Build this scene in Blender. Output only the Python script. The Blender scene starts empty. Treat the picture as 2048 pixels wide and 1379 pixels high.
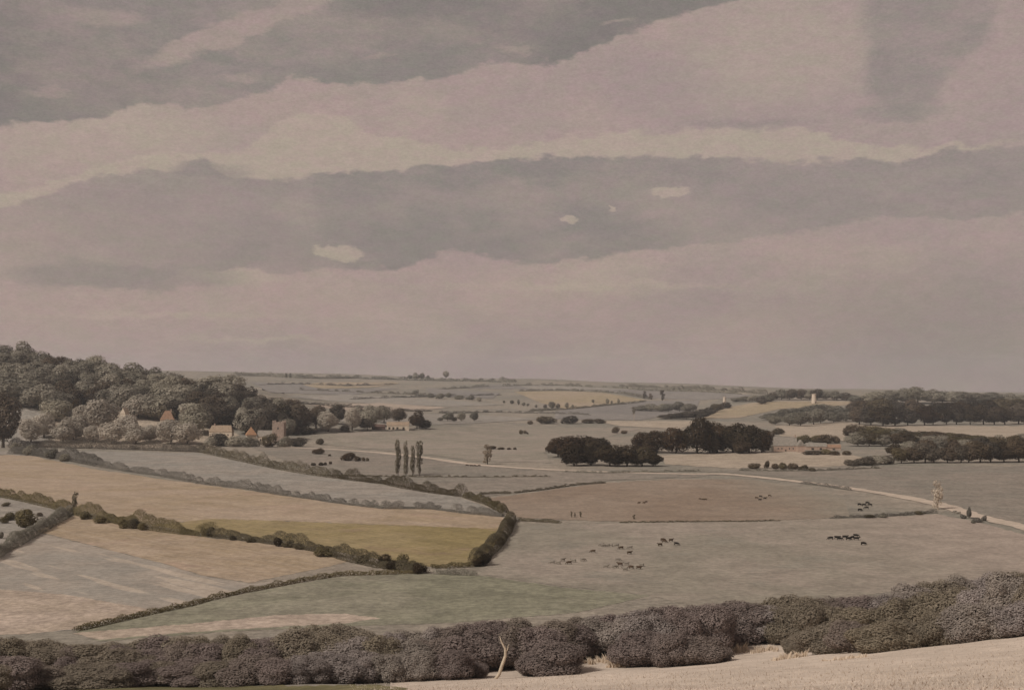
import bpy, bmesh, math, random
import numpy as np
from mathutils import Vector, Matrix
from mathutils.geometry import delaunay_2d_cdt

sc = bpy.context.scene
COL = sc.collection
EXPO = 1.2
EX = 2.0 ** EXPO

# ------------------------------------------------------------------ helpers
def lin(c):
    c = c / 255.0
    return c / 12.92 if c <= 0.04045 else ((c + 0.055) / 1.055) ** 2.4

def S(r, g, b, k=1.0):
    return (lin(r) * k, lin(g) * k, lin(b) * k, 1.0)

def tag(o, label=None, cat=None, group=None, kind=None):
    if label: o['label'] = label
    if cat: o['category'] = cat
    if group: o['group'] = group
    if kind: o['kind'] = kind
    return o

def link(name, data, parent=None):
    o = bpy.data.objects.new(name, data)
    COL.objects.link(o)
    if parent is not None: o.parent = parent
    return o

ONES = ['', 'first', 'second', 'third', 'fourth', 'fifth', 'sixth', 'seventh', 'eighth', 'ninth', 'tenth',
        'eleventh', 'twelfth', 'thirteenth', 'fourteenth', 'fifteenth', 'sixteenth', 'seventeenth',
        'eighteenth', 'nineteenth', 'twentieth']
CARD = ['', 'one', 'two', 'three', 'four', 'five', 'six', 'seven', 'eight', 'nine', 'ten', 'eleven', 'twelve',
        'thirteen', 'fourteen', 'fifteen', 'sixteen', 'seventeen', 'eighteen', 'nineteen', 'twenty']
def ordlabel(i, n, desc):
    """i from 0, sorted from the left; desc like 'dark trees of the clump below the road'"""
    if n == 1: return desc
    if i == 0: return 'leftmost of the %s %s' % (CARD[n], desc)
    if i == n - 1: return 'rightmost of the %s %s' % (CARD[n], desc)
    if i < n - i: return '%s from left of %s %s' % (ONES[i + 1], CARD[n], desc)
    return '%s from right of %s %s' % (ONES[n - i], CARD[n], desc)

# ------------------------------------------------------------------ camera and terrain
FP = 2472.0                      # focal length in pixels of the 2048 wide photograph
CAM = np.array([0.0, 0.0, 66.0])
PITCH = math.atan((770 - 689.5) / FP)
cp, sp = math.cos(PITCH), math.sin(PITCH)

def dirs(U, V):
    cx = (np.asarray(U, float) - 1024) / FP
    cy = (689.5 - np.asarray(V, float)) / FP
    return np.stack([cx, cp - cy * sp, sp + cy * cp], -1)

def sst(a, b, x):
    t = np.clip((x - a) / (b - a), 0, 1)
    return t * t * (3 - 2 * t)

def smax(a, b, k):
    h = np.clip(0.5 + 0.5 * (a - b) / k, 0, 1)
    return b + (a - b) * h + k * h * (1 - h)

def H(x, y):
    x = np.asarray(x, float); y = np.asarray(y, float)
    xc = np.clip(x, -170, 170)
    fore = 64.2 - 0.229 * np.maximum(y, 0) + (0.055 * xc + 0.0004 * xc * xc) * sst(20, 190, y)
    fore = fore + 0.5 * np.sin(x * 0.06 + 1.0) * np.sin(y * 0.045) + 0.25 * np.sin(x * .17 + y * .11)
    plain = 0.35 * np.sin(x * 0.011 + 0.7) * np.sin(y * 0.009 + 0.3)
    plain = plain + 100 * sst(1330, 1800, y) * sst(50, -750, x) * (1 - sst(1900, 2900, y))
    rid = np.clip(90 - 0.03 * x, 22, 116) + 4 * np.sin(x * 0.004) + 2.5 * np.sin(x * 0.0093 + 1)
    plain = plain + rid * sst(1900, 5000, y) * (1 - 0.35 * sst(5200, 8000, y))
    plain = plain + 20 * sst(2150, 2900, y) * sst(300, 620, x) * (1 - sst(3200, 3900, y))
    roll = sst(1700, 2600, y) * (1 - sst(4300, 5200, y))
    plain = plain + roll * (5.0 * np.sin(x * 0.0045 + y * 0.0032) + 3.0 * np.sin(x * 0.0021 - y * 0.0061 + 2))
    return smax(fore, plain, 7.0)

TS = np.geomspace(8, 9300, 1200)
def hit(U, V):
    """points of the terrain seen at the given photo pixels"""
    U = np.atleast_1d(np.asarray(U, float)); V = np.atleast_1d(np.asarray(V, float))
    out = np.zeros((len(U), 3))
    for s in range(0, len(U), 2000):
        d = dirs(U[s:s + 2000], V[s:s + 2000])
        P = CAM + d[:, None, :] * TS[None, :, None]
        below = P[..., 2] < H(P[..., 0], P[..., 1])
        k = np.where(below.any(1), below.argmax(1), len(TS) - 1)
        k = np.maximum(k, 1)
        a, b = TS[k - 1].copy(), TS[k].copy()
        for _ in range(26):
            m = (a + b) / 2
            Q = CAM + d * m[:, None]
            bl = Q[:, 2] < H(Q[:, 0], Q[:, 1])
            b = np.where(bl, m, b); a = np.where(bl, a, m)
        Q = CAM + d * a[:, None]
        Q[:, 2] = H(Q[:, 0], Q[:, 1])
        out[s:s + 2000] = Q
    return out

cam = bpy.data.cameras.new('camera')
cam.sensor_width = 36; cam.lens = 36 * FP / 2048; cam.clip_start = 0.5; cam.clip_end = 40000
camo = link('camera', cam)
camo.location = CAM; camo.rotation_euler = (math.pi / 2 + PITCH, 0, 0)
sc.camera = camo

# ------------------------------------------------------------------ materials
def new_mat(name):
    m = bpy.data.materials.new(name); m.use_nodes = True
    nt = m.node_tree; nt.nodes.clear()
    out = nt.nodes.new('ShaderNodeOutputMaterial')
    b = nt.nodes.new('ShaderNodeBsdfPrincipled')
    b.inputs['Roughness'].default_value = 0.9
    b.inputs['Specular IOR Level'].default_value = 0.12
    nt.links.new(b.outputs[0], out.inputs[0])
    return m, nt, b

def noise(nt, vec, scale, detail=3, rough=0.55, dist=0.0):
    n = nt.nodes.new('ShaderNodeTexNoise')
    n.inputs['Scale'].default_value = scale; n.inputs['Detail'].default_value = detail
    n.inputs['Roughness'].default_value = rough; n.inputs['Distortion'].default_value = dist
    if vec is not None: nt.links.new(vec, n.inputs['Vector'])
    return n.outputs['Fac']

def mixc(nt, fac, a, b, mode='MIX'):
    n = nt.nodes.new('ShaderNodeMix'); n.data_type = 'RGBA'; n.blend_type = mode
    for sock, v in ((n.inputs[0], fac), (n.inputs[6], a), (n.inputs[7], b)):
        if isinstance(v, (int, float, tuple)): sock.default_value = v
        else: nt.links.new(v, sock)
    return n.outputs[2]

def rng(nt, v, a, b, c, d):
    n = nt.nodes.new('ShaderNodeMapRange'); n.interpolation_type = 'SMOOTHSTEP'
    nt.links.new(v, n.inputs[0])
    for i, x in enumerate((a, b, c, d)): n.inputs[i + 1].default_value = x
    return n.outputs[0]

def field_mat(name, c1, c2, patch=0.012, c3=None, fine=0.48, stripes=None, fade=None):
    """c1/c2: the two crop tints that mingle in patches; stripes=(angle, spacing, colour, strength)"""
    m, nt, b = new_mat(name)
    g = nt.nodes.new('ShaderNodeNewGeometry').outputs['Position']
    f = rng(nt, noise(nt, g, patch, 5, 0.65, 0.6), 0.38, 0.62, 0, 1)
    col = mixc(nt, f, c1, c2)
    if c3 is not None:
        f3 = rng(nt, noise(nt, g, patch * 2.7, 3, 0.6, 0.4), 0.55, 0.7, 0, 0.7)
        col = mixc(nt, f3, col, c3)
    if stripes:
        # rows run along the direction stripes[0] (degrees from +X); stripes[1] metres apart
        an = math.radians(stripes[0]); cb = nt.nodes.new('ShaderNodeCombineXYZ')
        for k, (vx, vy, sc_) in enumerate(((-math.sin(an), math.cos(an), 1.0 / stripes[1]), (math.cos(an), math.sin(an), .012))):
            dt = nt.nodes.new('ShaderNodeVectorMath'); dt.operation = 'DOT_PRODUCT'; nt.links.new(g, dt.inputs[0])
            dt.inputs[1].default_value = (vx * sc_, vy * sc_, 0); nt.links.new(dt.outputs['Value'], cb.inputs[k])
        fs = rng(nt, noise(nt, cb.outputs[0], 1.0, 2, 0.6), stripes[4], stripes[4] + .045, 0, stripes[3])
        col = mixc(nt, fs, col, stripes[2])
    if fade is not None:
        sxn = nt.nodes.new('ShaderNodeSeparateXYZ'); nt.links.new(g, sxn.inputs[0])
        wn_ = nt.nodes.new('ShaderNodeMath'); wn_.operation = 'MULTIPLY_ADD'; wn_.inputs[1].default_value = 60; nt.links.new(noise(nt, g, .02, 4, .6), wn_.inputs[0]); nt.links.new(sxn.outputs[0], wn_.inputs[2])
        col = mixc(nt, rng(nt, wn_.outputs[0], fade[0], fade[1], 0, 1), col, fade[2])
    # tufts, clods and seed heads at two sizes
    sp1 = rng(nt, noise(nt, g, 0.35, 4, 0.75), 0.3, 0.7, 1 - fine * 0.55, 1 + fine * 0.5)
    sp2 = rng(nt, noise(nt, g, 0.06, 5, 0.7), 0.3, 0.7, 1 - fine * 0.4, 1 + fine * 0.4)
    ml = nt.nodes.new('ShaderNodeMath'); ml.operation = 'MULTIPLY'
    nt.links.new(sp1, ml.inputs[0]); nt.links.new(sp2, ml.inputs[1])
    cc = nt.nodes.new('ShaderNodeVectorMath'); cc.operation = 'SCALE'
    nt.links.new(col, cc.inputs[0]); nt.links.new(ml.outputs[0], cc.inputs['Scale'])
    nt.links.new(cc.outputs[0], b.inputs['Base Color'])
    bp = nt.nodes.new('ShaderNodeBump'); bp.inputs['Strength'].default_value = 0.4; bp.inputs['Distance'].default_value = 0.6
    nt.links.new(noise(nt, g, 0.5, 4, 0.7), bp.inputs['Height']); nt.links.new(bp.outputs[0], b.inputs['Normal'])
    return m

def leaf_mat(name, dark, light, hue=None, obj_var=0.35):
    """leaf colour varies from spray to spray (mesh attribute 'tint') and from plant to plant"""
    m, nt, b = new_mat(name)
    at = nt.nodes.new('ShaderNodeAttribute'); at.attribute_name = 'tint'
    oi = nt.nodes.new('ShaderNodeObjectInfo')
    col = mixc(nt, at.outputs['Fac'], dark, light)
    if hue is not None:
        w = nt.nodes.new('ShaderNodeMath'); w.operation = 'MULTIPLY'; w.inputs[1].default_value = 7.31
        nt.links.new(oi.outputs['Random'], w.inputs[0])
        fr = nt.nodes.new('ShaderNodeMath'); fr.operation = 'FRACT'; nt.links.new(w.outputs[0], fr.inputs[0])
        col = mixc(nt, rng(nt, fr.outputs[0], 0.35, 1, 0, 0.75), col, hue)
    k = rng(nt, oi.outputs['Random'], 0, 1, 1 - obj_var, 1 + obj_var)
    cc = nt.nodes.new('ShaderNodeVectorMath'); cc.operation = 'SCALE'
    nt.links.new(col, cc.inputs[0]); nt.links.new(k, cc.inputs['Scale'])
    nt.links.new(cc.outputs[0], b.inputs['Base Color'])
    b.inputs['Specular IOR Level'].default_value = 0.05
    tr = nt.nodes.new('ShaderNodeBsdfTranslucent'); nt.links.new(cc.outputs[0], tr.inputs['Color'])
    mx = nt.nodes.new('ShaderNodeMixShader'); mx.inputs[0].default_value = 0.38
    nt.links.new(b.outputs[0], mx.inputs[1]); nt.links.new(tr.outputs[0], mx.inputs[2])
    nt.links.new(mx.outputs[0], [n for n in nt.nodes if n.type == 'OUTPUT_MATERIAL'][0].inputs[0])
    return m

def plain_mat(name, c, var=0.25, scale=0.8, c2=None):
    m, nt, b = new_mat(name)
    tc = nt.nodes.new('ShaderNodeTexCoord').outputs['Object']
    f = rng(nt, noise(nt, tc, scale, 5, 0.65), 0.3, 0.7, 0, 1)
    c2 = c2 or tuple(v * (1 - var * 1.6) for v in c[:3]) + (1,)
    nt.links.new(mixc(nt, f, c, c2), b.inputs['Base Color'])
    return m

A = 1.0
M = {}
M['ground'] = field_mat('ground_grass', (0.204, 0.182, 0.150, 1), (0.270, 0.225, 0.182, 1), 0.0045, (0.177, 0.161, 0.140, 1))
M['meadow'] = field_mat('meadow_grass', (0.232, 0.202, 0.162, 1), (0.276, 0.229, 0.190, 1), 0.010, (0.211, 0.190, 0.157, 1), .35, None, (120, 270, (0.304, 0.243, 0.203, 1)))
M['meadow_green'] = field_mat('meadow_green_grass', (0.194, 0.181, 0.131, 1), (0.227, 0.204, 0.156, 1), 0.014)
M['cool'] = field_mat('young_crop', (0.249, 0.223, 0.195, 1), (0.273, 0.235, 0.201, 1), 0.012)
M['gold'] = field_mat('ripe_corn', (.232, .178, .085, 1), (.275, .212, .118, 1), 0.010, (.26, .185, .12, 1), .35, (-47, 3.5, (.20, .155, .075, 1), .35, .5))
M['tan'] = field_mat('tan_stubble', (.335, .255, .190, 1), (.295, .222, .150, 1), 0.011, (.33, .235, .18, 1), .35, (-47, 4.0, (.37, .29, .22, 1), .35, .5))
M['strip'] = field_mat('drilled_crop', (0.270, 0.238, 0.205, 1), (0.314, 0.261, 0.217, 1), 0.012, None, 0.3, (-48, 9.0, (0.453, 0.364, 0.289, 1), .5, .57))
M['pink'] = field_mat('bare_chalky_soil', (.38, .30, .245, 1), (.335, .265, .208, 1), 0.02)
M['brown'] = field_mat('ploughed_soil', (.218, .162, .122, 1), (.250, .193, .150, 1), 0.007, None, .35, None, (150, 235, (.235, .205, .165, 1)))
M['green_right'] = field_mat('dull_pasture', (0.201, 0.176, 0.147, 1), (0.229, 0.192, 0.160, 1), 0.009)
M['pale'] = field_mat('pale_stubble', (.365, .295, .232, 1), (.325, .262, .202, 1), 0.008)
M['yellow_far'] = field_mat('yellow_corn', (.30, .235, .155, 1), (.33, .255, .185, 1), 0.004, (.26, .215, .165, 1))
M['fore'] = field_mat('dry_chalk_grass', (.53, .435, .36, 1), (.48, .392, .322, 1), 0.05, None, 0.2)
M['olive'] = field_mat('olive_turf', (.125, .112, .055, 1), (.16, .136, .072, 1), 0.06)
M['road'] = field_mat('chalk_road', (.46, .37, .30, 1), (.41, .33, .265, 1), 0.03, None, 0.25)
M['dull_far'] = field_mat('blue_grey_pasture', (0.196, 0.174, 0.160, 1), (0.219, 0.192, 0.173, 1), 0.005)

LM = {}
LM['dark'] = leaf_mat('dark_foliage', (.034, .025, .015, 1), (.066, .049, .030, 1), (.080, .048, .027, 1), .25)
LM['wood'] = leaf_mat('woodland_foliage', (.245, .218, .175, 1), (.365, .322, .262, 1), (.285, .252, .195, 1), .25)
LM['wood_dark'] = leaf_mat('deep_woodland_foliage', (.074, .061, .048, 1), (.142, .117, .090, 1), (.130, .094, .064, 1), .3)
LM['pale'] = leaf_mat('silvery_foliage', (.36, .315, .262, 1), (.47, .41, .345, 1), None, 0.12)
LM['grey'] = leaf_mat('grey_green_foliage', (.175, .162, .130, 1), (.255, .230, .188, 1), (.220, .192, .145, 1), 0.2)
LM['brown'] = leaf_mat('brown_foliage', (.072, .052, .033, 1), (.140, .102, .068, 1), (.11, .088, .05, 1), .25)
LM['hedge'] = leaf_mat('hedge_foliage', (.088, .073, .045, 1), (.150, .124, .082, 1), None, 0.25)
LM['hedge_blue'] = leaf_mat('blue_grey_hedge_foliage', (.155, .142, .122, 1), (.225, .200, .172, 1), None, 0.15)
LM['olive'] = leaf_mat('olive_hedge_foliage', (.112, .090, .044, 1), (.185, .150, .084, 1), None, 0.25)
LM['poplar'] = leaf_mat('poplar_foliage', (.105, .088, .056, 1), (.190, .160, .110, 1), None, 0.15)
LM['tan'] = leaf_mat('faint_tan_foliage', (.26, .205, .15, 1), (.34, .27, .20, 1), None, 0.1)
LM['plum'] = leaf_mat('plum_brown_foliage', (.215, .168, .152, 1), (.270, .214, .194, 1), (.225, .184, .145, 1), 0.1)
LM['mauve'] = leaf_mat('mauve_grey_foliage', (.29, .244, .224, 1), (.35, .297, .274, 1), (.30, .255, .212, 1), 0.09)
LM['fore_olive'] = leaf_mat('olive_brown_foliage', (.22, .182, .14, 1), (.285, .236, .185, 1), (.25, .206, .15, 1), 0.09)
LM['straw'] = leaf_mat('straw_blades', (.56, .47, .39, 1), (.68, .575, .48, 1), None, 0.1)
LM['tussock'] = leaf_mat('bleached_blades', (.66, .55, .44, 1), (.80, .68, .55, 1), None, 0.05)
LM['whitish'] = leaf_mat('whitish_foliage', (.52, .44, .36, 1), (.64, .54, .44, 1), None, 0.05)
M['bark'] = plain_mat('bark', (.075, .058, .042, 1), 0.3, 2.0)
M['pale_bark'] = plain_mat('pale_bark', (.52, .42, .32, 1), 0.2, 2.0)
M['roof_red'] = plain_mat('red_brown_tiles', (.31, .19, .13, 1), 0.2, 0.6)
M['roof_orange'] = plain_mat('orange_tiles', (.36, .20, .115, 1), 0.2, 0.6)
M['roof_tan'] = plain_mat('weathered_tan_tiles', (.34, .25, .18, 1), 0.2, 0.6)
M['roof_grey'] = plain_mat('grey_slates', (.27, .235, .20, 1), 0.2, 0.6)
M['wall_white'] = plain_mat('limewashed_wall', (.56, .46, .36, 1), 0.12, 0.5)
M['wall_pink'] = plain_mat('pinkish_brick_wall', (.42, .30, .235, 1), 0.15, 0.6)
M['stone'] = plain_mat('church_stone', (.36, .27, .22, 1), 0.2, 0.5)
M['shed_red'] = plain_mat('dark_red_boards', (.12, .075, .06, 1), 0.2, 0.6)
M['glass'] = plain_mat('dark_window_glass', (.03, .03, .035, 1), 0.1, 1.0)
M['door'] = plain_mat('dark_door_boards', (.06, .045, .035, 1), 0.2, 1.0)
M['tower_white'] = plain_mat('whitewashed_tower_wall', (.56, .46, .37, 1), 0.1, 0.3)
M['cow_black'] = plain_mat('black_hide', (.022, .018, .015, 1), 0.3, 2.0)
M['cow_brown'] = plain_mat('brown_hide', (.085, .055, .035, 1), 0.3, 2.0)
M['cow_dun'] = plain_mat('grey_dun_hide', (.25, .215, .18, 1), 0.2, 2.0)
M['horn'] = plain_mat('horn', (.45, .4, .32, 1), 0.1, 3.0)

# ------------------------------------------------------------------ ground sheet and fields
AZ = np.concatenate([np.linspace(-180, -34, 60)[:-1], np.linspace(-34, 34, 341), np.linspace(34, 180, 60)[1:-1]]) * math.pi / 180
LR = np.concatenate([np.linspace(math.log(1.5), math.log(70), 40)[:-1], np.linspace(math.log(70), math.log(9400), 400)])
aa, rr = np.meshgrid(AZ, np.exp(LR))
GX, GY = np.sin(aa) * rr, np.cos(aa) * rr
GZ = H(GX, GY)
nr, na = aa.shape
verts = np.stack([GX.ravel(), GY.ravel(), GZ.ravel()], -1)
verts = np.vstack([verts, [[0, 0, float(H(0., 0.))]]])
idx = np.arange(nr * na).reshape(nr, na)
i0, i1 = idx[:-1, :], idx[1:, :]
q = np.stack([i0, np.roll(i0, -1, 1), np.roll(i1, -1, 1), i1], -1).reshape(-1, 4)
faces = q.tolist() + [[nr * na, int(idx[0, (j + 1) % na]), int(idx[0, j])] for j in range(na)]
me = bpy.data.meshes.new('ground'); me.from_pydata(verts.tolist(), [], faces); me.update()
me.polygons.foreach_set('use_smooth', np.ones(len(me.polygons), bool))
me.materials.append(M['ground'])
bmg = bmesh.new(); bmg.from_mesh(me); bmesh.ops.recalc_face_normals(bmg, faces=bmg.faces)
bmg.faces.ensure_lookup_table()
if sum(f.normal.z for f in list(bmg.faces)[:500]) < 0: bmesh.ops.reverse_faces(bmg, faces=bmg.faces)
bmg.to_mesh(me); bmg.free()
tag(link('ground', me), 'dull grey green ground of the valley, hills and slope', 'ground', kind='structure')

def densify(pts, step, closed=True, jit=0.0, rs=None):
    out = []
    n = len(pts)
    for i in range(n if closed else n - 1):
        a, b = np.array(pts[i], float), np.array(pts[(i + 1) % n], float)
        k = max(1, int(np.hypot(*(b - a)) / step))
        for j in range(k):
            p = a + (b - a) * j / k
            if jit and j and rs: p = p + np.array([rs.uniform(-jit, jit), rs.uniform(-jit, jit)])
            out.append(p)
    if not closed: out.append(np.array(pts[-1], float))
    return np.array(out)

LAT = np.stack([aa.ravel(), np.repeat(LR, na)], -1)
def inside(poly, P):
    x, y = P[:, 0], P[:, 1]
    c = np.zeros(len(P), bool)
    n = len(poly)
    for i in range(n):
        x1, y1 = poly[i]; x2, y2 = poly[(i + 1) % n]
        cond = (y1 > y) != (y2 > y)
        with np.errstate(divide='ignore', invalid='ignore'):
            xi = (x2 - x1) * (y - y1) / (y2 - y1) + x1
        c ^= cond & (x < xi)
    return c

FN = [0]
def plan_sheet(name, PA, mat, lift):
    """a sheet over the terrain with boundary PA in (azimuth, log distance)"""
    lo, hi = PA.min(0), PA.max(0)
    sel = LAT[(LAT[:, 0] > lo[0]) & (LAT[:, 0] < hi[0]) & (LAT[:, 1] > lo[1]) & (LAT[:, 1] < hi[1])]
    sel = sel[inside(PA, sel)] if len(sel) else sel
    sc_ = np.array([1.0, 0.25])         # keeps the triangulation well shaped
    allp = np.vstack([PA, sel]) if len(sel) else PA
    vs = [Vector((float(p[0]), float(p[1] * sc_[1]))) for p in allp]
    r = delaunay_2d_cdt(vs, [], [list(range(len(PA)))], 1, 1e-7)
    o2 = np.array([(v[0], v[1]) for v in r[0]]); a_, r_ = o2[:, 0], np.exp(o2[:, 1] / sc_[1])
    X, Y = np.sin(a_) * r_, np.cos(a_) * r_
    Z = H(X, Y) + lift * r_
    me = bpy.data.meshes.new(name)
    fs = []
    for f in r[2]:
        p = [(X[i], Y[i]) for i in f]
        ar = sum(p[k][0] * p[(k + 1) % len(p)][1] - p[(k + 1) % len(p)][0] * p[k][1] for k in range(len(p)))
        fs.append(list(f) if ar > 0 else list(f)[::-1])
    me.from_pydata(np.stack([X, Y, Z], -1).tolist(), [], fs); me.update()
    me.polygons.foreach_set('use_smooth', np.ones(len(me.polygons), bool))
    me.materials.append(mat)
    return link(name, me)

def field(pts, mat, label, name='field', cat='field', jit=1.0):
    rs = random.Random(len(pts) * 31 + FN[0])
    B = densify(pts, 9, True, jit, rs)
    P = hit(B[:, 0], B[:, 1])
    PA = np.stack([np.arctan2(P[:, 0], P[:, 1]), np.log(np.hypot(P[:, 0], P[:, 1]))], -1)
    FN[0] += 1
    o = plan_sheet(name, PA, M[mat], 1.2e-4 + 5e-6 * FN[0])
    tag(o, label, cat, kind='structure')
    return o

# meadows first, then the crops laid out on them
field([(-60, 905), (60, 899), (400, 906), (560, 940), (740, 966), (920, 994), (1012, 1028), (850, 1014), (680, 1006), (540, 982), (320, 948), (110, 912), (-60, 908)],
      'cool', 'cool grey green strip of young crop above the golden field')
field([(-60, 909), (60, 911), (200, 940), (400, 968), (540, 986), (700, 1010), (880, 1019), (1000, 1032), (1022, 1042), (1008, 1058), (850, 1052), (640, 1044), (430, 1038), (300, 1048), (150, 1020), (60, 1000), (-60, 985)],
      'tan', 'pale pinkish tan upper part of the long corn field')
field([(430, 1037), (640, 1044), (850, 1052), (1008, 1057), (1000, 1078), (972, 1108), (942, 1129), (850, 1132), (700, 1108), (560, 1080), (430, 1068), (300, 1049)],
      'gold', 'ripe golden corn field inside the bend of the hedges')
field([(-60, 990), (0, 990), (60, 1003), (140, 1024), (80, 1060), (0, 1104), (-60, 1135)], 'cool', 'small grey green paddock in the corner of two hedges')
field([(-60, 1103), (0, 1103), (70, 1064), (200, 1095), (330, 1128), (400, 1150), (500, 1167), (600, 1158), (430, 1193), (300, 1222), (150, 1258), (40, 1268), (-60, 1268)],
      'strip', 'grey field with thin pale furrows running across it')
field([(-60, 1190), (0, 1178), (130, 1188), (300, 1218), (150, 1257), (40, 1268), (-60, 1268)], 'pink', 'pinkish bare soil at the low corner of the furrowed field')
field([(150, 1030), (240, 1046), (400, 1073), (530, 1086), (620, 1101), (700, 1121), (640, 1136), (560, 1152), (500, 1165), (400, 1149), (330, 1127), (200, 1094), (72, 1062)],
      'tan', 'tan stubble field below the long dark hedge')
field([(150, 1262), (300, 1226), (430, 1199), (530, 1178), (680, 1152), (850, 1146), (960, 1150), (1130, 1175), (1300, 1190), (1150, 1225), (900, 1245), (690, 1252), (450, 1262), (200, 1282)],
      'meadow_green', 'green meadow behind the near row of trees')
field([(145, 1266), (420, 1243), (560, 1229), (690, 1226), (760, 1236), (690, 1246), (450, 1258), (200, 1278)], 'pink', 'pale pinkish strip of bare earth along the near trees')
field([(1030, 1046), (1250, 1046), (1560, 1042), (1720, 1037), (1872, 1027), (1960, 1045), (2110, 1085), (2400, 1140), (2400, 1170), (2110, 1150), (1900, 1165), (1700, 1195), (1400, 1215), (1300, 1190), (1130, 1172), (965, 1148), (1000, 1100)],
      'meadow', 'wide dull pasture where the cattle graze')
field([(1040, 988), (1200, 966), (1350, 958), (1500, 958), (1620, 978), (1690, 1000), (1700, 1033), (1560, 1040), (1250, 1043), (1040, 1036), (1012, 1020), (960, 998)],
      'brown', 'brown ploughed field in the middle of the plain')
field([(1400, 943), (1640, 936), (1800, 934), (2400, 928), (2400, 1140), (2110, 1075), (1960, 1028), (1880, 1005), (1700, 975), (1560, 955), (1460, 945)],
      'green_right', 'dull green field beyond the pale road')
field([(1322, 910), (1440, 905), (1560, 902), (1700, 908), (1780, 926), (1640, 934), (1460, 936), (1330, 928)], 'pale', 'pale stubble strip in front of the farm')
field([(620, 868), (760, 862), (960, 850), (1280, 858), (1090, 900), (1100, 925), (960, 922), (820, 905), (640, 888)], 'meadow', 'pale green plain beyond the four poplars')
field([(500, 893), (620, 893), (720, 899), (860, 918), (1000, 934), (1110, 943), (1320, 945), (1460, 948), (1400, 953), (1200, 962), (1030, 985), (940, 996), (820, 975), (640, 948)],
      'green_right', 'olive tinged pasture around the four poplars')
field([(1550, 852), (1690, 843), (1760, 852), (2400, 852), (2400, 884), (1960, 880), (1800, 864), (1690, 866), (1690, 882), (1560, 872)], 'pale', 'pale tan fields between the wood belts')
field([(1400, 838), (1440, 818), (1500, 806), (1560, 803), (1720, 803), (1700, 810), (1560, 818), (1480, 835)], 'yellow_far', 'orange tan corn field on the low hill', jit=.4)
field([(1028, 783), (1100, 782), (1200, 784), (1292, 800), (1220, 808), (1130, 818), (1080, 805)], 'yellow_far', 'yellow corn field on the far slope', jit=.4)
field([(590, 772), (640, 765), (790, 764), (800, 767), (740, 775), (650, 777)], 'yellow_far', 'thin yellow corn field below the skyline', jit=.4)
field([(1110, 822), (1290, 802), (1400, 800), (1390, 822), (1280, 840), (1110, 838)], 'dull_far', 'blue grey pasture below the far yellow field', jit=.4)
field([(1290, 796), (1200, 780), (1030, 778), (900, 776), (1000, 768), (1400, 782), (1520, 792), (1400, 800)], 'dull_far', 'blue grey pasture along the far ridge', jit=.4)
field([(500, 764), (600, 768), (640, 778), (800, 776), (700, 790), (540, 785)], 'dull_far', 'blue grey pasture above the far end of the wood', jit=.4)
field([(-40, 800), (0, 788), (45, 800), (80, 828), (100, 888), (-40, 892)], 'cool', 'pale grassy slope between the hanging wood and the hedge')
field([(110, 840), (260, 815), (420, 850), (480, 870), (420, 898), (110, 893)], 'pale', 'pale grass under the lower trees of the wood')
field([(560, 793), (700, 789), (900, 801), (1010, 809), (900, 813), (700, 805)], 'cool', 'pale strip of crop on the far slope', jit=.4)
field([(620, 810), (760, 806), (900, 815), (820, 822), (680, 820)], 'pink', 'pinkish fallow strip low on the far slope', jit=.4)
field([(1040, 772), (1180, 773), (1300, 779), (1200, 780), (1060, 778)], 'cool', 'pale strip of crop along the far ridge', jit=.4)
field([(850, 776), (1000, 786), (985, 797), (860, 791)], 'dull_far', 'grey patch of pasture on the far slope', jit=.4)
field([(640, 838), (800, 826), (1000, 832), (1080, 838), (960, 846), (760, 852)], 'cool', 'pale strip of crop at the foot of the far slope', jit=.4)
field([(1180, 842), (1400, 842), (1360, 858), (1240, 852)], 'pale', 'pale stubble behind the tall dark clump', jit=.4)
# the near slope
field([(780, 1420), (600, 1500), (2700, 1500), (2700, 1120), (2150, 1225), (1850, 1262), (1600, 1286), (1430, 1290), (1330, 1310), (1000, 1330), (780, 1345)],
      'fore', 'pale dry grass slope in the near corner', jit=2)
field([(-80, 1372), (250, 1371), (520, 1371), (760, 1369), (820, 1376), (760, 1420), (-80, 1460)], 'olive', 'olive turf at the foot of the near trees', jit=2)

def ribbon(name, pts, w, mat, label, cat, px=False):
    P = hit([p[0] for p in pts], [p[1] for p in pts])
    # smooth the centre line
    c = []
    for i in range(len(P) - 1):
        for k in range(8): c.append(P[i] + (P[i + 1] - P[i]) * k / 8)
    c.append(P[-1]); c = np.array(c)[:, :2]
    for _ in range(6): c[1:-1] = (c[:-2] + 2 * c[1:-1] + c[2:]) / 4
    t = np.gradient(c, axis=0); t /= np.linalg.norm(t, axis=1)[:, None] + 1e-9
    nrm = np.stack([-t[:, 1], t[:, 0]], -1)
    rs = random.Random(5)
    ww = np.array([w * (1 + rs.uniform(-.18, .18)) for _ in c]) / 2
    bd = np.vstack([c + nrm * ww[:, None], (c - nrm * ww[:, None])[::-1]])
    PA = np.stack([np.arctan2(bd[:, 0], bd[:, 1]), np.log(np.hypot(bd[:, 0], bd[:, 1]))], -1)
    FN[0] += 1
    o = plan_sheet(name, PA, M[mat], 1.2e-4 + 5e-6 * FN[0])
    tag(o, label, cat, kind='structure')
    return o
ribbon('road', [(2440, 1160), (2130, 1078), (2048, 1053), (1960, 1034), (1880, 1008), (1800, 992), (1700, 976), (1600, 963), (1500, 952), (1440, 947), (1380, 948), (1300, 946), (1110, 940), (1000, 933), (940, 928), (860, 916), (760, 905), (660, 898), (560, 894)],
       11, 'road', 'pale chalk road crossing the plain from the right', 'road')

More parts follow.
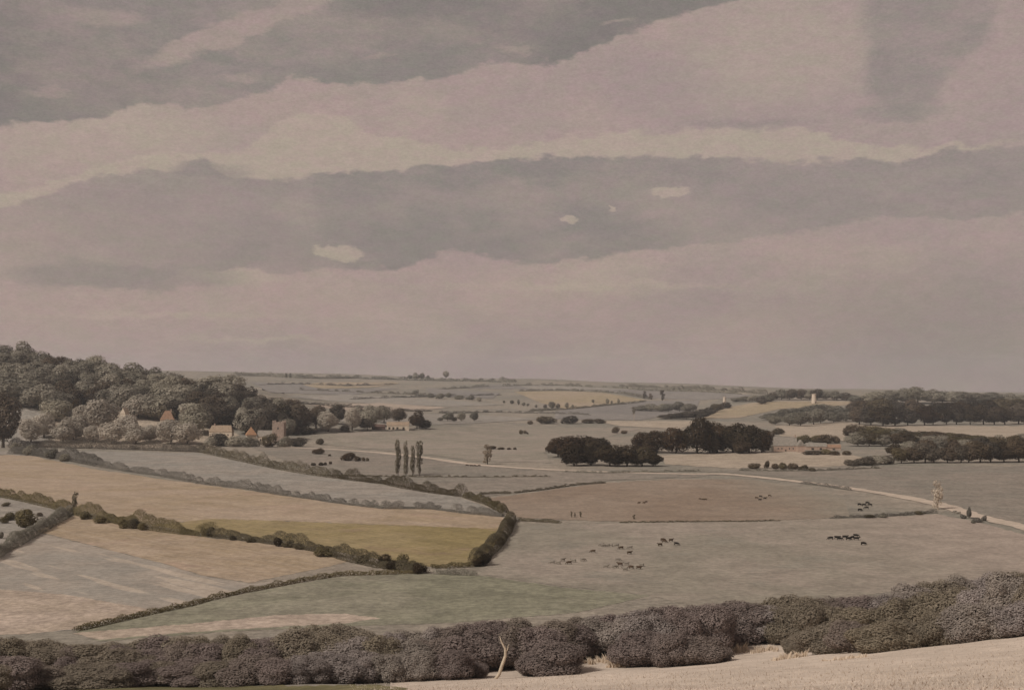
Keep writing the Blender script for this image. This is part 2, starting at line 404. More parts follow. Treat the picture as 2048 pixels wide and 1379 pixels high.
# ------------------------------------------------------------------ foliage meshes
def leaf_mesh(name, C, Nrm, size, tint, mat, rs, aspect=1.0):
    """one quad per leaf spray: centres C, facing Nrm"""
    n = len(C)
    Nrm = Nrm / (np.linalg.norm(Nrm, axis=1)[:, None] + 1e-9)
    r = rs.normal(size=(n, 3))
    t = np.cross(Nrm, r); t /= np.linalg.norm(t, axis=1)[:, None] + 1e-9
    b = np.cross(Nrm, t)
    sz = (size * rs.uniform(0.6, 1.35, n))[:, None] * 0.5
    k = rs.uniform(0.55, 1.0, n)[:, None]
    v = np.empty((n, 4, 3))
    v[:, 0] = C - t * sz * aspect; v[:, 1] = C - b * sz * k; v[:, 2] = C + t * sz * aspect; v[:, 3] = C + b * sz * k
    v += rs.normal(size=v.shape) * (sz * 0.16)[:, None, :]
    me = bpy.data.meshes.new(name)
    me.from_pydata(v.reshape(-1, 3).tolist(), [], np.arange(4 * n).reshape(n, 4).tolist())
    a = me.attributes.new('tint', 'FLOAT', 'FACE'); a.data.foreach_set('value', tint.astype(np.float32))
    if mat: me.materials.append(mat)
    me.update()
    return me

def crown_points(seed, n, shape='round', lobes=9):
    """leaf centres in a unit crown: width 1, height 1, foot at z=0"""
    rs = np.random.RandomState(seed)
    cs, rads = [], []
    for i in range(lobes):
        for _ in range(50):
            p = rs.uniform(-1, 1, 3)
            if np.linalg.norm(p) > 1: continue
            break
        if shape == 'round':
            c = np.array([p[0] * .30, p[1] * .30, .5 + p[2] * .31]); r = rs.uniform(.15, .25)
            c[:2] *= 1.0 - 0.45 * max(0, (c[2] - .55) / .4)
        elif shape == 'broad':
            c = np.array([p[0] * .36, p[1] * .36, .42 + p[2] * .28]); r = rs.uniform(.14, .24)
        elif shape == 'column':
            z = (i + .5) / lobes
            c = np.array([p[0] * .17, p[1] * .17, .06 + z * .86 + rs.uniform(-.03, .03)]); r = .24 * (.55 + .6 * z if z < .75 else 1.0 - (z - .75) * 1.2) * rs.uniform(.6, 1.25)
        elif shape == 'spindle':
            z = (i + .5) / lobes
            c = np.array([p[0] * .16, p[1] * .16, .08 + z * .84]); r = .34 * math.sin(math.pi * (0.16 + 0.78 * z)) ** .7 * rs.uniform(.75, 1.15)
        elif shape == 'scrub':   # wide low dome of many small heads
            c = np.array([p[0] * .40, p[1] * .36, .18 + (.62 + .1 * rs.uniform()) * max(0.0, 1 - (p[0] ** 2 + p[1] ** 2) * .55) * rs.uniform(.25, 1.0)]); r = rs.uniform(.12, .21)
        else:  # bush: sits on the ground
            c = np.array([p[0] * .33, p[1] * .33, .30 + abs(p[2]) * .42]); r = rs.uniform(.16, .26)
        cs.append(c); rads.append(r)
    if shape in ('round', 'broad', 'bush', 'scrub'):
        cs.append(np.array([0, 0, .45])); rads.append(.33)
    cs, rads = np.array(cs), np.array(rads)
    w = rads ** 2; w /= w.sum()
    k = rs.choice(len(cs), n * 3, p=w)
    d = rs.normal(size=(n * 3, 3)); d /= np.linalg.norm(d, axis=1)[:, None]
    rad = rads[k] * (1.04 - np.abs(rs.normal(size=n * 3)) * .15 + (rs.uniform(size=n * 3) < .1) * .09)
    vs = np.array([1, 1, 1.0]) if shape not in ('column', 'spindle') else np.array([.75, .75, .62])
    C = cs[k] + d * rad[:, None] * vs
    # drop most sprays buried inside a neighbouring lobe
    keep = np.ones(len(C), bool)
    for j in range(len(cs)):
        dd = np.linalg.norm((C - cs[j]) / vs, axis=1)
        keep &= ~((dd < rads[j] * .72) & (k != j) & (rs.uniform(size=len(C)) < .8))
    keep &= C[:, 2] > 0.0
    C, d, k = C[keep][:n], d[keep][:n], k[keep][:n]
    lt = rs.uniform(0, 1, len(cs))
    tint = np.clip(lt[k] * .7 + rs.uniform(0, .45, len(k)) - .05, 0, 1)
    lo, hi = C.min(0), C.max(0)
    C = (C - np.array([(lo[0] + hi[0]) / 2, (lo[1] + hi[1]) / 2, lo[2]])) / (hi - lo)
    C[:, 0] *= 1; 
    N = d + rs.normal(size=d.shape) * .26 + np.array([0, 0, .2])
    sz = np.ones(len(C))
    if shape not in ('column', 'spindle'):
        big = rs.uniform(size=len(C)) < .10
        ctr = np.array([0, 0, .45])
        C[big] = ctr + (C[big] - ctr) * .88
        N[big] = d[big] + np.array([0, 0, .2]); sz[big] = 2.1
    return C, N, tint, rs, sz

BASE = {}
def crown_data(shape, var, mat, fine=False):
    key = (shape, var, mat, fine)
    if key not in BASE:
        n = {'round': 2200, 'broad': 2400, 'column': 850, 'spindle': 850, 'bush': 1500, 'scrub': 3000}[shape]
        size = {'round': .064, 'broad': .066, 'column': .085, 'spindle': .085, 'bush': .072, 'scrub': .060}[shape]
        lob = {'round': 11, 'broad': 11, 'column': 16, 'spindle': 13, 'bush': 8, 'scrub': 30}[shape]
        if fine: n *= 6; size *= .50; lob += 6
        C, N, t, rs, sz = crown_points(var * 17 + {'round': 1, 'broad': 2, 'column': 3, 'bush': 4, 'scrub': 5, 'spindle': 6}[shape] + (100 if fine else 0), n, shape, lob)
        BASE[key] = leaf_mesh('crown', C, N, size * sz, t, LM[mat], rs)
    return BASE[key]

def tube(bm, pts, rads, seg=7):
    rings = []
    for i, (p, r) in enumerate(zip(pts, rads)):
        p = Vector(p)
        d = (Vector(pts[min(i + 1, len(pts) - 1)]) - Vector(pts[max(i - 1, 0)])).normalized()
        a = d.cross(Vector((1, 0.13, 0.2))).normalized(); b = d.cross(a)
        rings.append([bm.verts.new(p + (a * math.cos(2 * math.pi * j / seg) + b * math.sin(2 * math.pi * j / seg)) * r) for j in range(seg)])
    for r0, r1 in zip(rings, rings[1:]):
        for j in range(seg): bm.faces.new((r0[j], r0[(j + 1) % seg], r1[(j + 1) % seg], r1[j]))
    bm.faces.new(rings[0][::-1]); bm.faces.new(rings[-1])

TR = {}
def trunk_data(var, bark='bark'):
    """unit trunk with limbs, height 1 (to about three quarters of the tree)"""
    if (var, bark) not in TR:
        rs = random.Random(var + 7)
        bm = bmesh.new()
        w = lambda s: rs.uniform(-s, s)
        main = [(0, 0, -0.06), (w(.01), w(.01), .15), (w(.02), w(.02), .35), (w(.04), w(.04), .6), (w(.06), w(.06), .95)]
        tube(bm, main, [.042, .032, .027, .018, .006])
        for k in range(5):
            z = .28 + .09 * k; a = k * 2.4 + rs.uniform(0, 1); L = rs.uniform(.2, .32)
            p0 = Vector(main[2]) if z < .45 else Vector(main[3]); p0 = Vector((p0.x, p0.y, z))
            tube(bm, [p0, p0 + Vector((math.cos(a) * L * .5, math.sin(a) * L * .5, L * .45)), p0 + Vector((math.cos(a) * L, math.sin(a) * L, L * 1.0))], [.015, .010, .003], 5)
        me = bpy.data.meshes.new('trunk'); bm.to_mesh(me); bm.free()
        me.materials.append(M[bark]); TR[(var, bark)] = me
    return TR[(var, bark)]

RS = random.Random(42)
def tree(U, V, w, h, mat, shape='round', name='broadleaf_tree', cb=None, fine=False, bark='bark', lean=0.0, P=None, label=None, cat='tree', group=None):
    """a tree whose foot is seen at photo pixel (U, V), w x h photo pixels large"""
    P = hit([U], [V])[0] if P is None else P
    m = P[1] / FP
    W, Ht = w * m, h * m
    root = bpy.data.objects.new(name, None); COL.objects.link(root)
    root.empty_display_size = 1
    root.location = P; root.rotation_euler = (0, lean, RS.uniform(0, 6.28) if not lean else 0)
    if cb is None: cb = {'round': .10, 'broad': .06, 'column': .06, 'spindle': .05, 'bush': 0}[shape]
    t = link('trunk', trunk_data(RS.randrange(4), bark), root)
    thick = min(Ht, W * 1.3)
    t.scale = (thick, thick, Ht * .8)
    c = link('crown', crown_data(shape, RS.randrange(6 if not fine else 5), mat, fine), root)
    c.location = (0, 0, Ht * cb); c.scale = (W, W, Ht * (1 - cb))
    c.rotation_euler = (0, 0, RS.uniform(0, 6.28))
    if label: tag(root, label, cat, group)
    return root

def bush(U, V, w, h, mat, name='bush', fine=False, P=None, label=None, cat='bush', group=None, sink=.04, shape='bush'):
    P = hit([U], [V])[0] if P is None else P
    m = P[1] / FP
    o = link(name, crown_data(shape, RS.randrange(6 if not fine else 5), mat, fine))
    o.location = P - np.array([0, 0, h * m * sink]); o.scale = (w * m, w * m * .9, h * m)
    o.rotation_euler = (0, 0, RS.uniform(0, 6.28))
    if label: tag(o, label, cat, group)
    return o

def grove(items, desc, group, name='broadleaf_tree', shape='round', **kw):
    """items: (U, V, w, h, mat[, shape]); at most 20; labels count from the left"""
    items = sorted(items)
    for i, it in enumerate(items):
        U, V, w, h, mat = it[:5]
        s = it[5] if len(it) > 5 else shape
        lb = ordlabel(i, len(items), desc)
        if s == 'bush': bush(U, V, w, h, mat, label=lb, group=group if len(items) > 1 else None, **{k: v for k, v in kw.items() if k in ('fine',)})
        else: tree(U, V, w, h, mat, s, name, label=lb, group=group if len(items) > 1 else None, **kw)

def interp(prof, U):
    return float(np.interp(U, [p[0] for p in prof], [p[1] for p in prof]))

# ------------------------------------------------------------------ the hanging wood on the left
# crown tops of the skyline
SKY = [(-40, 690), (0, 688), (50, 683), (100, 705), (140, 717), (180, 706), (220, 722), (300, 727), (340, 737), (380, 757), (415, 750), (460, 742), (490, 768),
       (530, 790), (580, 800), (620, 812), (650, 822)]
rnd = random.Random(3)
# crowns placed row by row down the hill, the highest row first
rows = []
for k, f in enumerate([0.0, .2, .4, .58, .74]):
    U = -30 + (k % 2) * 16
    while U < 600:
        top = interp(SKY, U)
        low = interp([(-40, 775), (90, 800), (200, 790), (300, 800), (430, 830), (520, 845), (600, 850)], U)
        ct = top + (low - top) * f + rnd.uniform(-5, 5)
        w = rnd.uniform(46, 76) * (1.0 if U < 480 else .8); h = rnd.uniform(40, 56) * (1.0 if U < 480 else .9)
        rows.append((U, ct, w, h, k))
        U += rnd.uniform(30, 42)
nwood = 0
WOODLAB = [
    ('tree along the top of the hanging wood', 'trees along the top of the hanging wood'),
    ('tree in the upper middle of the hanging wood', 'trees of the upper middle of the hanging wood'),
    ('tree in the lower middle of the hanging wood', 'trees of the lower middle of the hanging wood'),
]
for (U, ct, w, h, k) in rows:
    V = ct + h
    P = hit([U], [V])[0]
    if P[1] > 2300: P = hit([U], [V + 8])[0]
    if P[1] > 2600: continue
    mt = 'wood' if rnd.random() < (.85 if U < 300 else .5) else 'wood_dark'
    if k == 0: lab, gr = WOODLAB[0]
    elif k < 3: lab, gr = WOODLAB[1]
    else: lab, gr = WOODLAB[2]
    side = 'grey brown' if U < 200 else ('olive grey' if U < 400 else 'darker')
    end = 'at its left end' if U < 200 else ('at its middle' if U < 400 else 'at its right end')
    tree(U, V, w, h, mt, 'round', P=P, label='%s %s, %s' % (side, lab, end), cat='tree', group=gr + ', ' + end)
    nwood += 1

grove([(88, 876, 48, 52, 'pale'), (112, 842, 56, 44, 'wood'), (146, 880, 66, 52, 'pale'), (204, 862, 76, 66, 'pale'), (236, 812, 36, 40, 'pale'),
       (277, 836, 62, 46, 'pale'), (342, 888, 62, 50, 'pale'), (298, 884, 50, 36, 'pale'), (252, 872, 50, 44, 'pale'), (392, 868, 72, 62, 'wood'), (186, 884, 40, 34, 'pale'), (62, 886, 48, 50, 'pale'), (126, 886, 54, 46, 'pale'), (170, 852, 54, 44, 'pale'),
       (224, 887, 56, 44, 'pale'), (272, 888, 52, 42, 'pale'), (374, 889, 56, 46, 'pale')],
      'pale silvery trees at the foot of the hanging wood', 'pale trees at the foot of the hanging wood')
grove([(153, 832, 26, 36, 'dark'), (328, 820, 52, 40, 'wood_dark'), (446, 846, 50, 34, 'wood_dark'), (492, 868, 46, 48, 'dark')],
      'dark trees among the pale ones below the hanging wood', 'dark trees low in the hanging wood')
tree(6, 895, 70, 112, 'wood_dark', label='tall dark tree at the left edge beside the bare slope', cat='tree')
grove([(52, 802, 16, 26, 'wood_dark'), (72, 808, 22, 26, 'wood_dark')], 'small dark trees above the pale bare slope', 'small trees above the bare slope')
grove([(530, 868, 60, 52, 'wood_dark'), (562, 864, 60, 58, 'dark'), (596, 862, 60, 56, 'wood_dark'), (632, 858, 44, 48, 'wood_dark'), (540, 838, 56, 44, 'wood_dark'), (583, 830, 40, 34, 'wood_dark')],
      'dark trees behind the church tower', 'dark trees behind the church tower')
grove([(656, 863, 48, 42, 'pale'), (704, 860, 38, 46, 'pale')], 'pale round trees standing right of the church tower', 'pale round trees right of the church')
grove([(676, 848, 34, 40, 'wood_dark'), (690, 862, 24, 14, 'wood_dark', 'bush'), (718, 846, 36, 34, 'wood'), (742, 850, 44, 42, 'wood'), (768, 846, 40, 36, 'wood'), (798, 844, 32, 30, 'wood_dark'),
       (834, 856, 38, 36, 'dark'), (850, 857, 32, 20, 'dark', 'bush'), (735, 860, 36, 24, 'wood_dark')],
      'dark trees around the long barn', 'dark trees around the long barn')
grove([(590, 868, 30, 18, 'dark'), (612, 868, 32, 16, 'dark'), (628, 866, 20, 12, 'wood_dark')], 'low dark bushes below the dark trees right of the church', 'low bushes right of the church', shape='bush')
grove([(440, 892, 46, 28, 'wood_dark'), (470, 893, 40, 24, 'wood'), (500, 893, 44, 22, 'wood'), (536, 894, 40, 30, 'brown'), (568, 894, 34, 24, 'wood'), (598, 893, 36, 20, 'wood_dark'), (420, 894, 26, 22, 'wood')],
      'rounded bushes in front of the village', 'bushes in front of the village', shape='bush')
grove([(895, 842, 26, 18, 'grey'), (922, 842, 20, 18, 'wood'), (948, 842, 20, 20, 'grey'), (908, 843, 14, 10, 'grey'), (880, 842, 14, 8, 'grey')], 'small grey trees on the plain right of the long barn', 'small grey trees right of the long barn')

# ------------------------------------------------------------------ trees of the plain
grove([(1116, 913, 52, 38, 'dark'), (1142, 915, 72, 46, 'dark'), (1176, 914, 74, 44, 'dark'), (1200, 912, 46, 38, 'dark')],
      'dark trees in the back row of the middle clump', 'back row of the middle clump', shape='broad')
grove([(1148, 931, 62, 42, 'dark'), (1182, 930, 60, 40, 'dark'), (1220, 932, 72, 44, 'dark'), (1254, 932, 70, 44, 'dark'), (1284, 932, 58, 40, 'brown'), (1306, 932, 40, 32, 'dark')],
      'dark trees in the front row of the middle clump', 'front row of the middle clump', shape='broad')
grove([(1286, 903, 52, 40, 'dark'), (1314, 905, 62, 46, 'dark'), (1352, 906, 64, 52, 'dark'), (1394, 907, 72, 73, 'dark'), (1434, 904, 68, 62, 'dark'), (1466, 905, 70, 60, 'dark'),
       (1498, 905, 62, 56, 'dark'), (1524, 905, 46, 46, 'dark'), (1420, 906, 48, 46, 'brown'), (1484, 907, 44, 36, 'brown')],
      'dark trees of the tall clump beside the farm', 'tall clump left of the farm', shape='round', cb=.04)
grove([(1536, 884, 30, 24, 'brown'), (1556, 868, 28, 14, 'brown', 'bush'), (1606, 886, 34, 18, 'olive', 'bush'), (1650, 886, 44, 20, 'brown', 'bush'), (1632, 884, 30, 16, 'olive', 'bush'), (1672, 886, 20, 16, 'brown', 'bush')],
      'brown bushes and trees around the grey roofed farm', 'bushes around the farm')
grove([(1622, 909, 44, 10, 'brown'), (1652, 909, 26, 13, 'olive'), (1670, 910, 24, 10, 'brown'), (1694, 910, 20, 10, 'brown')], 'low brown bushes in front of the farm', 'low bushes in front of the farm', shape='bush')
grove([(1508, 937, 30, 13, 'brown'), (1534, 936, 12, 17, 'brown'), (1550, 937, 18, 12, 'brown'), (1566, 938, 20, 15, 'olive'), (1586, 938, 26, 14, 'brown'), (1606, 940, 22, 12, 'brown'), (1624, 942, 18, 8, 'hedge')],
      'small brown bushes at the edge of the green field', 'bushes at the edge of the green field', shape='bush')
grove([(640, 889, 18, 14, 'brown'), (636, 908, 28, 13, 'dark')], 'round dark bushes in the pasture below the village', 'round bushes below the village', shape='bush')
grove([(696, 921, 34, 18, 'dark'), (716, 922, 18, 12, 'dark'), (727, 922, 9, 9, 'brown'), (735, 922, 8, 8, 'brown')], 'dark bushes of the little row left of the poplars', 'little row of bushes left of the poplars', shape='bush')
grove([(627, 931, 12, 7, 'dark'), (642, 931, 12, 8, 'dark'), (651, 930, 8, 7, 'dark'), (661, 928, 8, 7, 'dark'), (659, 912, 7, 5, 'dark')], 'tiny dark bushes above the brown hedge', 'tiny bushes above the brown hedge', shape='bush')
grove([(1092, 847, 44, 17, 'brown'), (1060, 848, 14, 8, 'brown'), (1140, 847, 40, 18, 'wood_dark'), (1176, 846, 30, 10, 'brown'), (1200, 846, 28, 10, 'brown')], 'low dark bushes far out on the plain', 'low bushes far out on the plain', shape='bush')
grove([(1042, 868, 10, 10, 'brown'), (1050, 867, 8, 8, 'brown'), (1055, 868, 5, 5, 'dark'), (1231, 866, 18, 14, 'brown'), (1248, 867, 16, 8, 'brown')], 'small lone bushes on the open plain', 'small lone bushes on the plain', shape='bush')
grove([(983, 898, 24, 8, 'brown'), (1002, 899, 16, 6, 'brown'), (1018, 899, 10, 5, 'dark'), (1030, 899, 8, 5, 'dark')], 'low bushes beside the pale brown column tree', 'low bushes beside the pale brown column tree', shape='bush')

# four poplars and the lone columnar trees
grove([(796, 951, 15, 74, 'poplar'), (812, 951, 12, 70, 'poplar', 'spindle'), (825, 951, 11, 62, 'poplar', 'spindle'), (839, 951, 15, 71, 'poplar')], 'tall slim poplars in the pasture', 'four poplars', name='poplar_tree', shape='column')
tree(975, 928, 20, 40, 'tan', 'column', 'columnar_tree', label='pale brown column shaped tree beside the road', cat='tree')
tree(1876, 1018, 24, 58, 'whitish', 'column', 'columnar_tree', bark='pale_bark', label='pale slender tree at the junction of road and hedge', cat='tree')
tree(147, 1024, 13, 42, 'poplar', 'spindle', 'columnar_tree', lean=.12, label='slim brown tree leaning over the corner of two hedges', cat='tree')
tree(1268, 842, 9, 29, 'grey', 'column', 'columnar_tree', bark='pale_bark', cb=.5, label='thin lone tree with a pale stem on the blue grey pasture', cat='tree')
grove([(1289, 797, 8, 16, 'wood_dark'), (1302, 799, 9, 13, 'wood_dark'), (1325, 801, 10, 22, 'wood_dark')], 'slim dark trees right of the far yellow field', 'slim trees right of the far yellow field', shape='column')
grove([(1215, 809, 8, 13, 'wood'), (1223, 807, 5, 7, 'wood'), (1237, 806, 7, 10, 'wood'), (1186, 806, 6, 8, 'grey')], 'tiny trees on the far yellow field', 'tiny trees on the far yellow field', shape='round')
grove([(1104, 818, 16, 16, 'wood'), (1116, 818, 10, 12, 'wood'), (1133, 817, 9, 13, 'wood'), (1145, 816, 6, 8, 'wood'), (1090, 818, 8, 10, 'wood_dark')], 'small trees below the far yellow field', 'small trees below the far yellow field', shape='round')
grove([(1024, 808, 9, 9, 'grey'), (1037, 810, 6, 12, 'grey'), (1047, 812, 8, 8, 'grey'), (1056, 812, 6, 6, 'grey'), (1072, 815, 7, 7, 'grey'), (1008, 806, 6, 6, 'grey')], 'dotted little trees left of the far yellow field', 'dotted trees left of the far yellow field', shape='round')
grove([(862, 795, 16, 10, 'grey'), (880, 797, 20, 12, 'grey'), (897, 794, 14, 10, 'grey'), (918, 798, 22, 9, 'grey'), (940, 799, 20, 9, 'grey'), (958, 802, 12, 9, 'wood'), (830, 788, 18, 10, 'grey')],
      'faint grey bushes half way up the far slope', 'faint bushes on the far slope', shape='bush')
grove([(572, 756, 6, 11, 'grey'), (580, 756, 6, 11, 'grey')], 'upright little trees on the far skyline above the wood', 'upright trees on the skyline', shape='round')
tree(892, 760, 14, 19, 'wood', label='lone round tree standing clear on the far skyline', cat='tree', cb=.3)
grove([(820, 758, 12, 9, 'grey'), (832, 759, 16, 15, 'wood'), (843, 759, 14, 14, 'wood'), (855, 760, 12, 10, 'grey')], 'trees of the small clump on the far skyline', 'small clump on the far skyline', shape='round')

# ------------------------------------------------------------------ wood belts on the right
def belt(top, base, step, w, mats, desc, group, rows=1, shape='round', seed=1, hmin=8, minrow=.5):
    rs = random.Random(seed)
    U0, U1 = top[0][0], top[-1][0]
    its = []
    for r in range(rows):
        U = U0 + (step * .5 if r % 2 else 0) + w * .3
        while U < U1:
            b = interp(base, U); t = interp(top, U)
            bb = b - (b - t) * .38 * (rows - 1 - r) / max(1, rows - 1) if rows > 1 else b
            h = (bb - t) * (rs.uniform(.88, 1.1) if r == 0 else rs.uniform(.6, .85))
            its.append((U + rs.uniform(-4, 4), bb + rs.uniform(-.6, .6), w * rs.uniform(.8, 1.25), max(hmin, h), rs.choice(mats)))
            U += step * rs.uniform(.85, 1.2)
        yield r, its
        its = []

def plant_belt(top, base, step, w, mats, descs, group, **kw):
    for r, its in belt(top, base, step, w, mats, descs[0], group, rows=len(descs), **kw):
        for k in range(0, len(its), 20):
            part = its[k:k + 20]
            grove(part, descs[r], group)

plant_belt([(1690, 806), (1720, 801), (1800, 799), (1900, 805), (1960, 799), (2280, 796)], [(1690, 846), (1760, 853), (1850, 849), (2280, 847)], 26, 44, ['wood_dark', 'dark', 'brown'],
           ['back row trees of the long dark belt', 'front row trees of the long dark belt'], 'long dark wood belt', seed=2)
plant_belt([(1536, 784), (1570, 777), (1620, 776), (1680, 782), (1722, 792)], [(1536, 799), (1620, 799), (1722, 800)], 17, 30, ['wood_dark', 'wood'],
           ['trees of the wood behind the white tower'], 'wood behind the white tower', seed=3)
tree(1522, 808, 24, 16, 'wood_dark', label='small dark tree at the left end of the wood behind the white tower', cat='tree')
plant_belt([(1705, 793), (1750, 782), (1820, 774), (1900, 780), (2000, 786), (2240, 790)], [(1705, 806), (2240, 808)], 24, 46, ['grey', 'wood'],
           ['grey trees of the far wood on the right skyline'], 'far wood on the right skyline', seed=4)
plant_belt([(1530, 828), (1580, 815), (1640, 808), (1690, 812)], [(1530, 848), (1600, 852), (1690, 842)], 22, 40, ['grey'],
           ['grey back row trees below the white tower', 'grey front row trees below the white tower'], 'grey wood below the white tower', seed=5)
plant_belt([(1690, 848), (1740, 851), (1800, 857), (1880, 862), (1950, 868), (1985, 877)], [(1690, 892), (1800, 891), (1975, 892)], 24, 46, ['brown', 'wood', 'olive'],
           ['brownish back row trees right of the farm', 'brownish front row trees right of the farm'], 'brownish belt right of the farm', seed=6)
plant_belt([(1776, 886), (1850, 877), (1930, 875), (2000, 869), (2260, 866)], [(1776, 926), (1900, 925), (2260, 921)], 24, 46, ['wood_dark', 'wood', 'brown'],
           ['grey brown trees in the back row of the nearest belt', 'grey brown trees in the front row of the nearest belt'], 'nearest wood belt on the right', seed=7)
grove([(1704, 931, 34, 14, 'wood_dark'), (1728, 930, 46, 20, 'wood_dark'), (1756, 928, 44, 20, 'wood'), (1776, 927, 30, 18, 'wood_dark')], 'low dark bushes at the end of the nearest belt', 'low bushes at the end of the nearest belt', shape='bush')
plant_belt([(1318, 832), (1350, 825), (1400, 818), (1440, 806), (1462, 800)], [(1318, 838), (1400, 838), (1420, 830), (1462, 812)], 15, 32, ['wood_dark', 'brown'],
           ['dark trees of the low wood left of the hill field'], 'low wood left of the hill field', seed=8, hmin=9)
plant_belt([(1275, 812), (1310, 804), (1370, 804), (1385, 812)], [(1275, 822), (1385, 824)], 17, 34, ['wood', 'grey'],
           ['grey trees of the faint wood left of the hill field'], 'faint wood left of the hill field', seed=9)
plant_belt([(1465, 796), (1500, 790), (1535, 788)], [(1465, 803), (1535, 803)], 14, 26, ['grey', 'wood'],
           ['small trees along the top of the hill field'], 'small trees along the hill field', seed=10)

# ------------------------------------------------------------------ hedges
def hedge(pts, w, h, mat, label, name='hedge', lump=.45, gap=0.0, seed=1, leafpx=1.15):
    """pts: photo pixels of the foot line; w, h metres"""
    rs = np.random.RandomState(seed)
    P = hit([p[0] for p in pts], [p[1] for p in pts])
    seg = np.linalg.norm(np.diff(P[:, :2], axis=0), axis=1)
    L = seg.sum(); cum = np.concatenate([[0], np.cumsum(seg)])
    leaf = max(.35, leafpx * P[:, 1].mean() / FP * 1.0)
    n = int(min(45000, max(400, L * (w + 2 * h) / (leaf * leaf) * 2.0)))
    s = rs.uniform(0, L, n)
    x = np.interp(s, cum, P[:, 0]); y = np.interp(s, cum, P[:, 1])
    # bulges every few metres, each with its own height
    nb = max(3, int(L / (h * 1.6)))
    bh = rs.uniform(1 - lump, 1 + lump, nb + 1); ph = s / L * nb; k = ph.astype(int)
    fr = np.abs(ph - k - .5) * 2
    wav = np.zeros(n)
    for q in range(5):
        wl = h * rs.uniform(1.2, 9); wav += np.sin(s / wl * 2 * math.pi / 1.7 + rs.uniform(0, 6.28)) * rs.uniform(.4, 1)
    hh = h * np.clip(1 + lump * (.28 * wav + .55 * (bh[np.minimum(k, nb)] - 1) / max(lump, .01)), .3, 2.2) * (1 - .22 * fr ** 2)
    if gap:
        g = rs.uniform(0, 1, nb + 1) < gap
        hh = np.where(g[np.minimum(k, nb)], hh * .25, hh)
    a = rs.uniform(-.1, math.pi + .1, n); rad = 1 - np.abs(rs.normal(size=n)) * .12
    # direction across
    dx = np.interp(s, (cum[:-1] + cum[1:]) / 2, np.diff(P[:, 0]) / seg); dy = np.interp(s, (cum[:-1] + cum[1:]) / 2, np.diff(P[:, 1]) / seg)
    nl = np.hypot(dx, dy); nx, ny = -dy / nl, dx / nl
    off = np.cos(a) * w / 2 * rad * (.7 + .3 * hh / h)
    ii = rs.uniform(-.25, .25, n) * w
    X = x + nx * off + dx * ii; Y = y + ny * off + dy * ii
    Z = H(X, Y) + .2 + np.maximum(np.sin(a), 0) * hh * rad
    N = np.stack([nx * np.cos(a), ny * np.cos(a), np.sin(a)], -1) + rs.normal(size=(n, 3)) * .25
    tb = rs.uniform(0, 1, nb + 1)
    tint = np.clip(tb[np.minimum(k, nb)] * .7 + rs.uniform(0, .4, n), 0, 1)
    me = leaf_mesh(name, np.stack([X, Y, Z], -1), N, leaf, tint, LM[mat], rs)
    o = link(name, me)
    tag(o, label, 'hedge')
    return o

hedge([(20, 893), (110, 895), (200, 897), (300, 900), (410, 904)], 8, 9, 'wood_dark', 'dark low hedge along the foot of the hanging wood', seed=2)
hedge([(22, 907), (60, 909), (110, 916), (150, 922), (200, 932)], 9, 9, 'hedge_blue', 'grey lumpy hedge at the upper left corner of the tan field', seed=3)
hedge([(200, 933), (260, 943), (320, 951), (400, 966), (440, 971), (500, 978), (560, 989)], 5, 5, 'hedge_blue', 'thin grey hedge along the upper edge of the tan field', seed=4, gap=.15)
hedge([(560, 989), (640, 1000), (700, 1009), (770, 1017), (860, 1017), (930, 1026), (1005, 1033)], 4, 3.6, 'hedge_blue', 'faint blue grey hedge at the far edge of the golden field', seed=5, gap=.2)
hedge([(400, 903), (440, 911), (470, 918), (520, 929), (560, 937), (620, 948), (670, 955)], 8, 7, 'hedge', 'dark brown hedge running down from the village', seed=6)
hedge([(670, 955), (720, 962), (770, 967), (810, 976), (870, 986), (930, 993)], 5, 5.5, 'brown', 'brown beaded hedge ending below the poplars', seed=7, lump=.7)
hedge([(930, 994), (975, 1008), (1012, 1028)], 4, 4, 'olive', 'faint olive hedge curving down to the field corner', seed=8)
hedge([(-50, 985), (0, 992), (60, 1004), (110, 1016), (140, 1024)], 5, 5, 'olive', 'olive hedge on the left above the small paddock', seed=9)
hedge([(140, 1026), (190, 1036), (240, 1047), (310, 1060), (370, 1068), (430, 1073)], 5, 6, 'olive', 'long olive hedge below the tan field', seed=10, lump=.6)
hedge([(430, 1074), (480, 1079), (530, 1085), (580, 1092), (640, 1103), (700, 1121), (760, 1134), (850, 1146)], 4.5, 4.5, 'hedge', 'long dark hedge below the golden field', seed=11, lump=.6)
hedge([(1022, 1040), (1012, 1062), (998, 1085), (975, 1108), (950, 1130)], 6, 5, 'hedge', 'thick dark hedge closing the right end of the golden field', seed=12, lump=.4)
hedge([(140, 1027), (80, 1062), (40, 1084), (0, 1106), (-40, 1130)], 6, 4.5, 'grey', 'thick grey hedge slanting down to the left edge', seed=13)
hedge([(862, 1136), (900, 1135), (945, 1133)], 2.5, 1.8, 'olive', 'short low hedge under the golden field corner', seed=14)
hedge([(872, 1147), (910, 1149), (952, 1150)], 3, 1.8, 'grey', 'short grey hedge at the head of the green meadow', seed=15)
hedge([(150, 1262), (220, 1246), (300, 1228), (380, 1211), (430, 1197), (480, 1186), (530, 1177), (600, 1163), (680, 1151), (840, 1146)], 2.2, 1.4, 'olive', 'thin olive hedge line between furrowed field and meadow', seed=16, lump=.5)
hedge([(1036, 1041), (1080, 1043), (1120, 1046)], 3, 1.4, 'poplar', 'short brown hedge right of the field corner', seed=17)
hedge([(1240, 1045), (1330, 1044), (1400, 1043), (1480, 1043), (1560, 1041)], 1.6, .65, 'poplar', 'thin broken hedge below the brown field', seed=18, gap=.4)
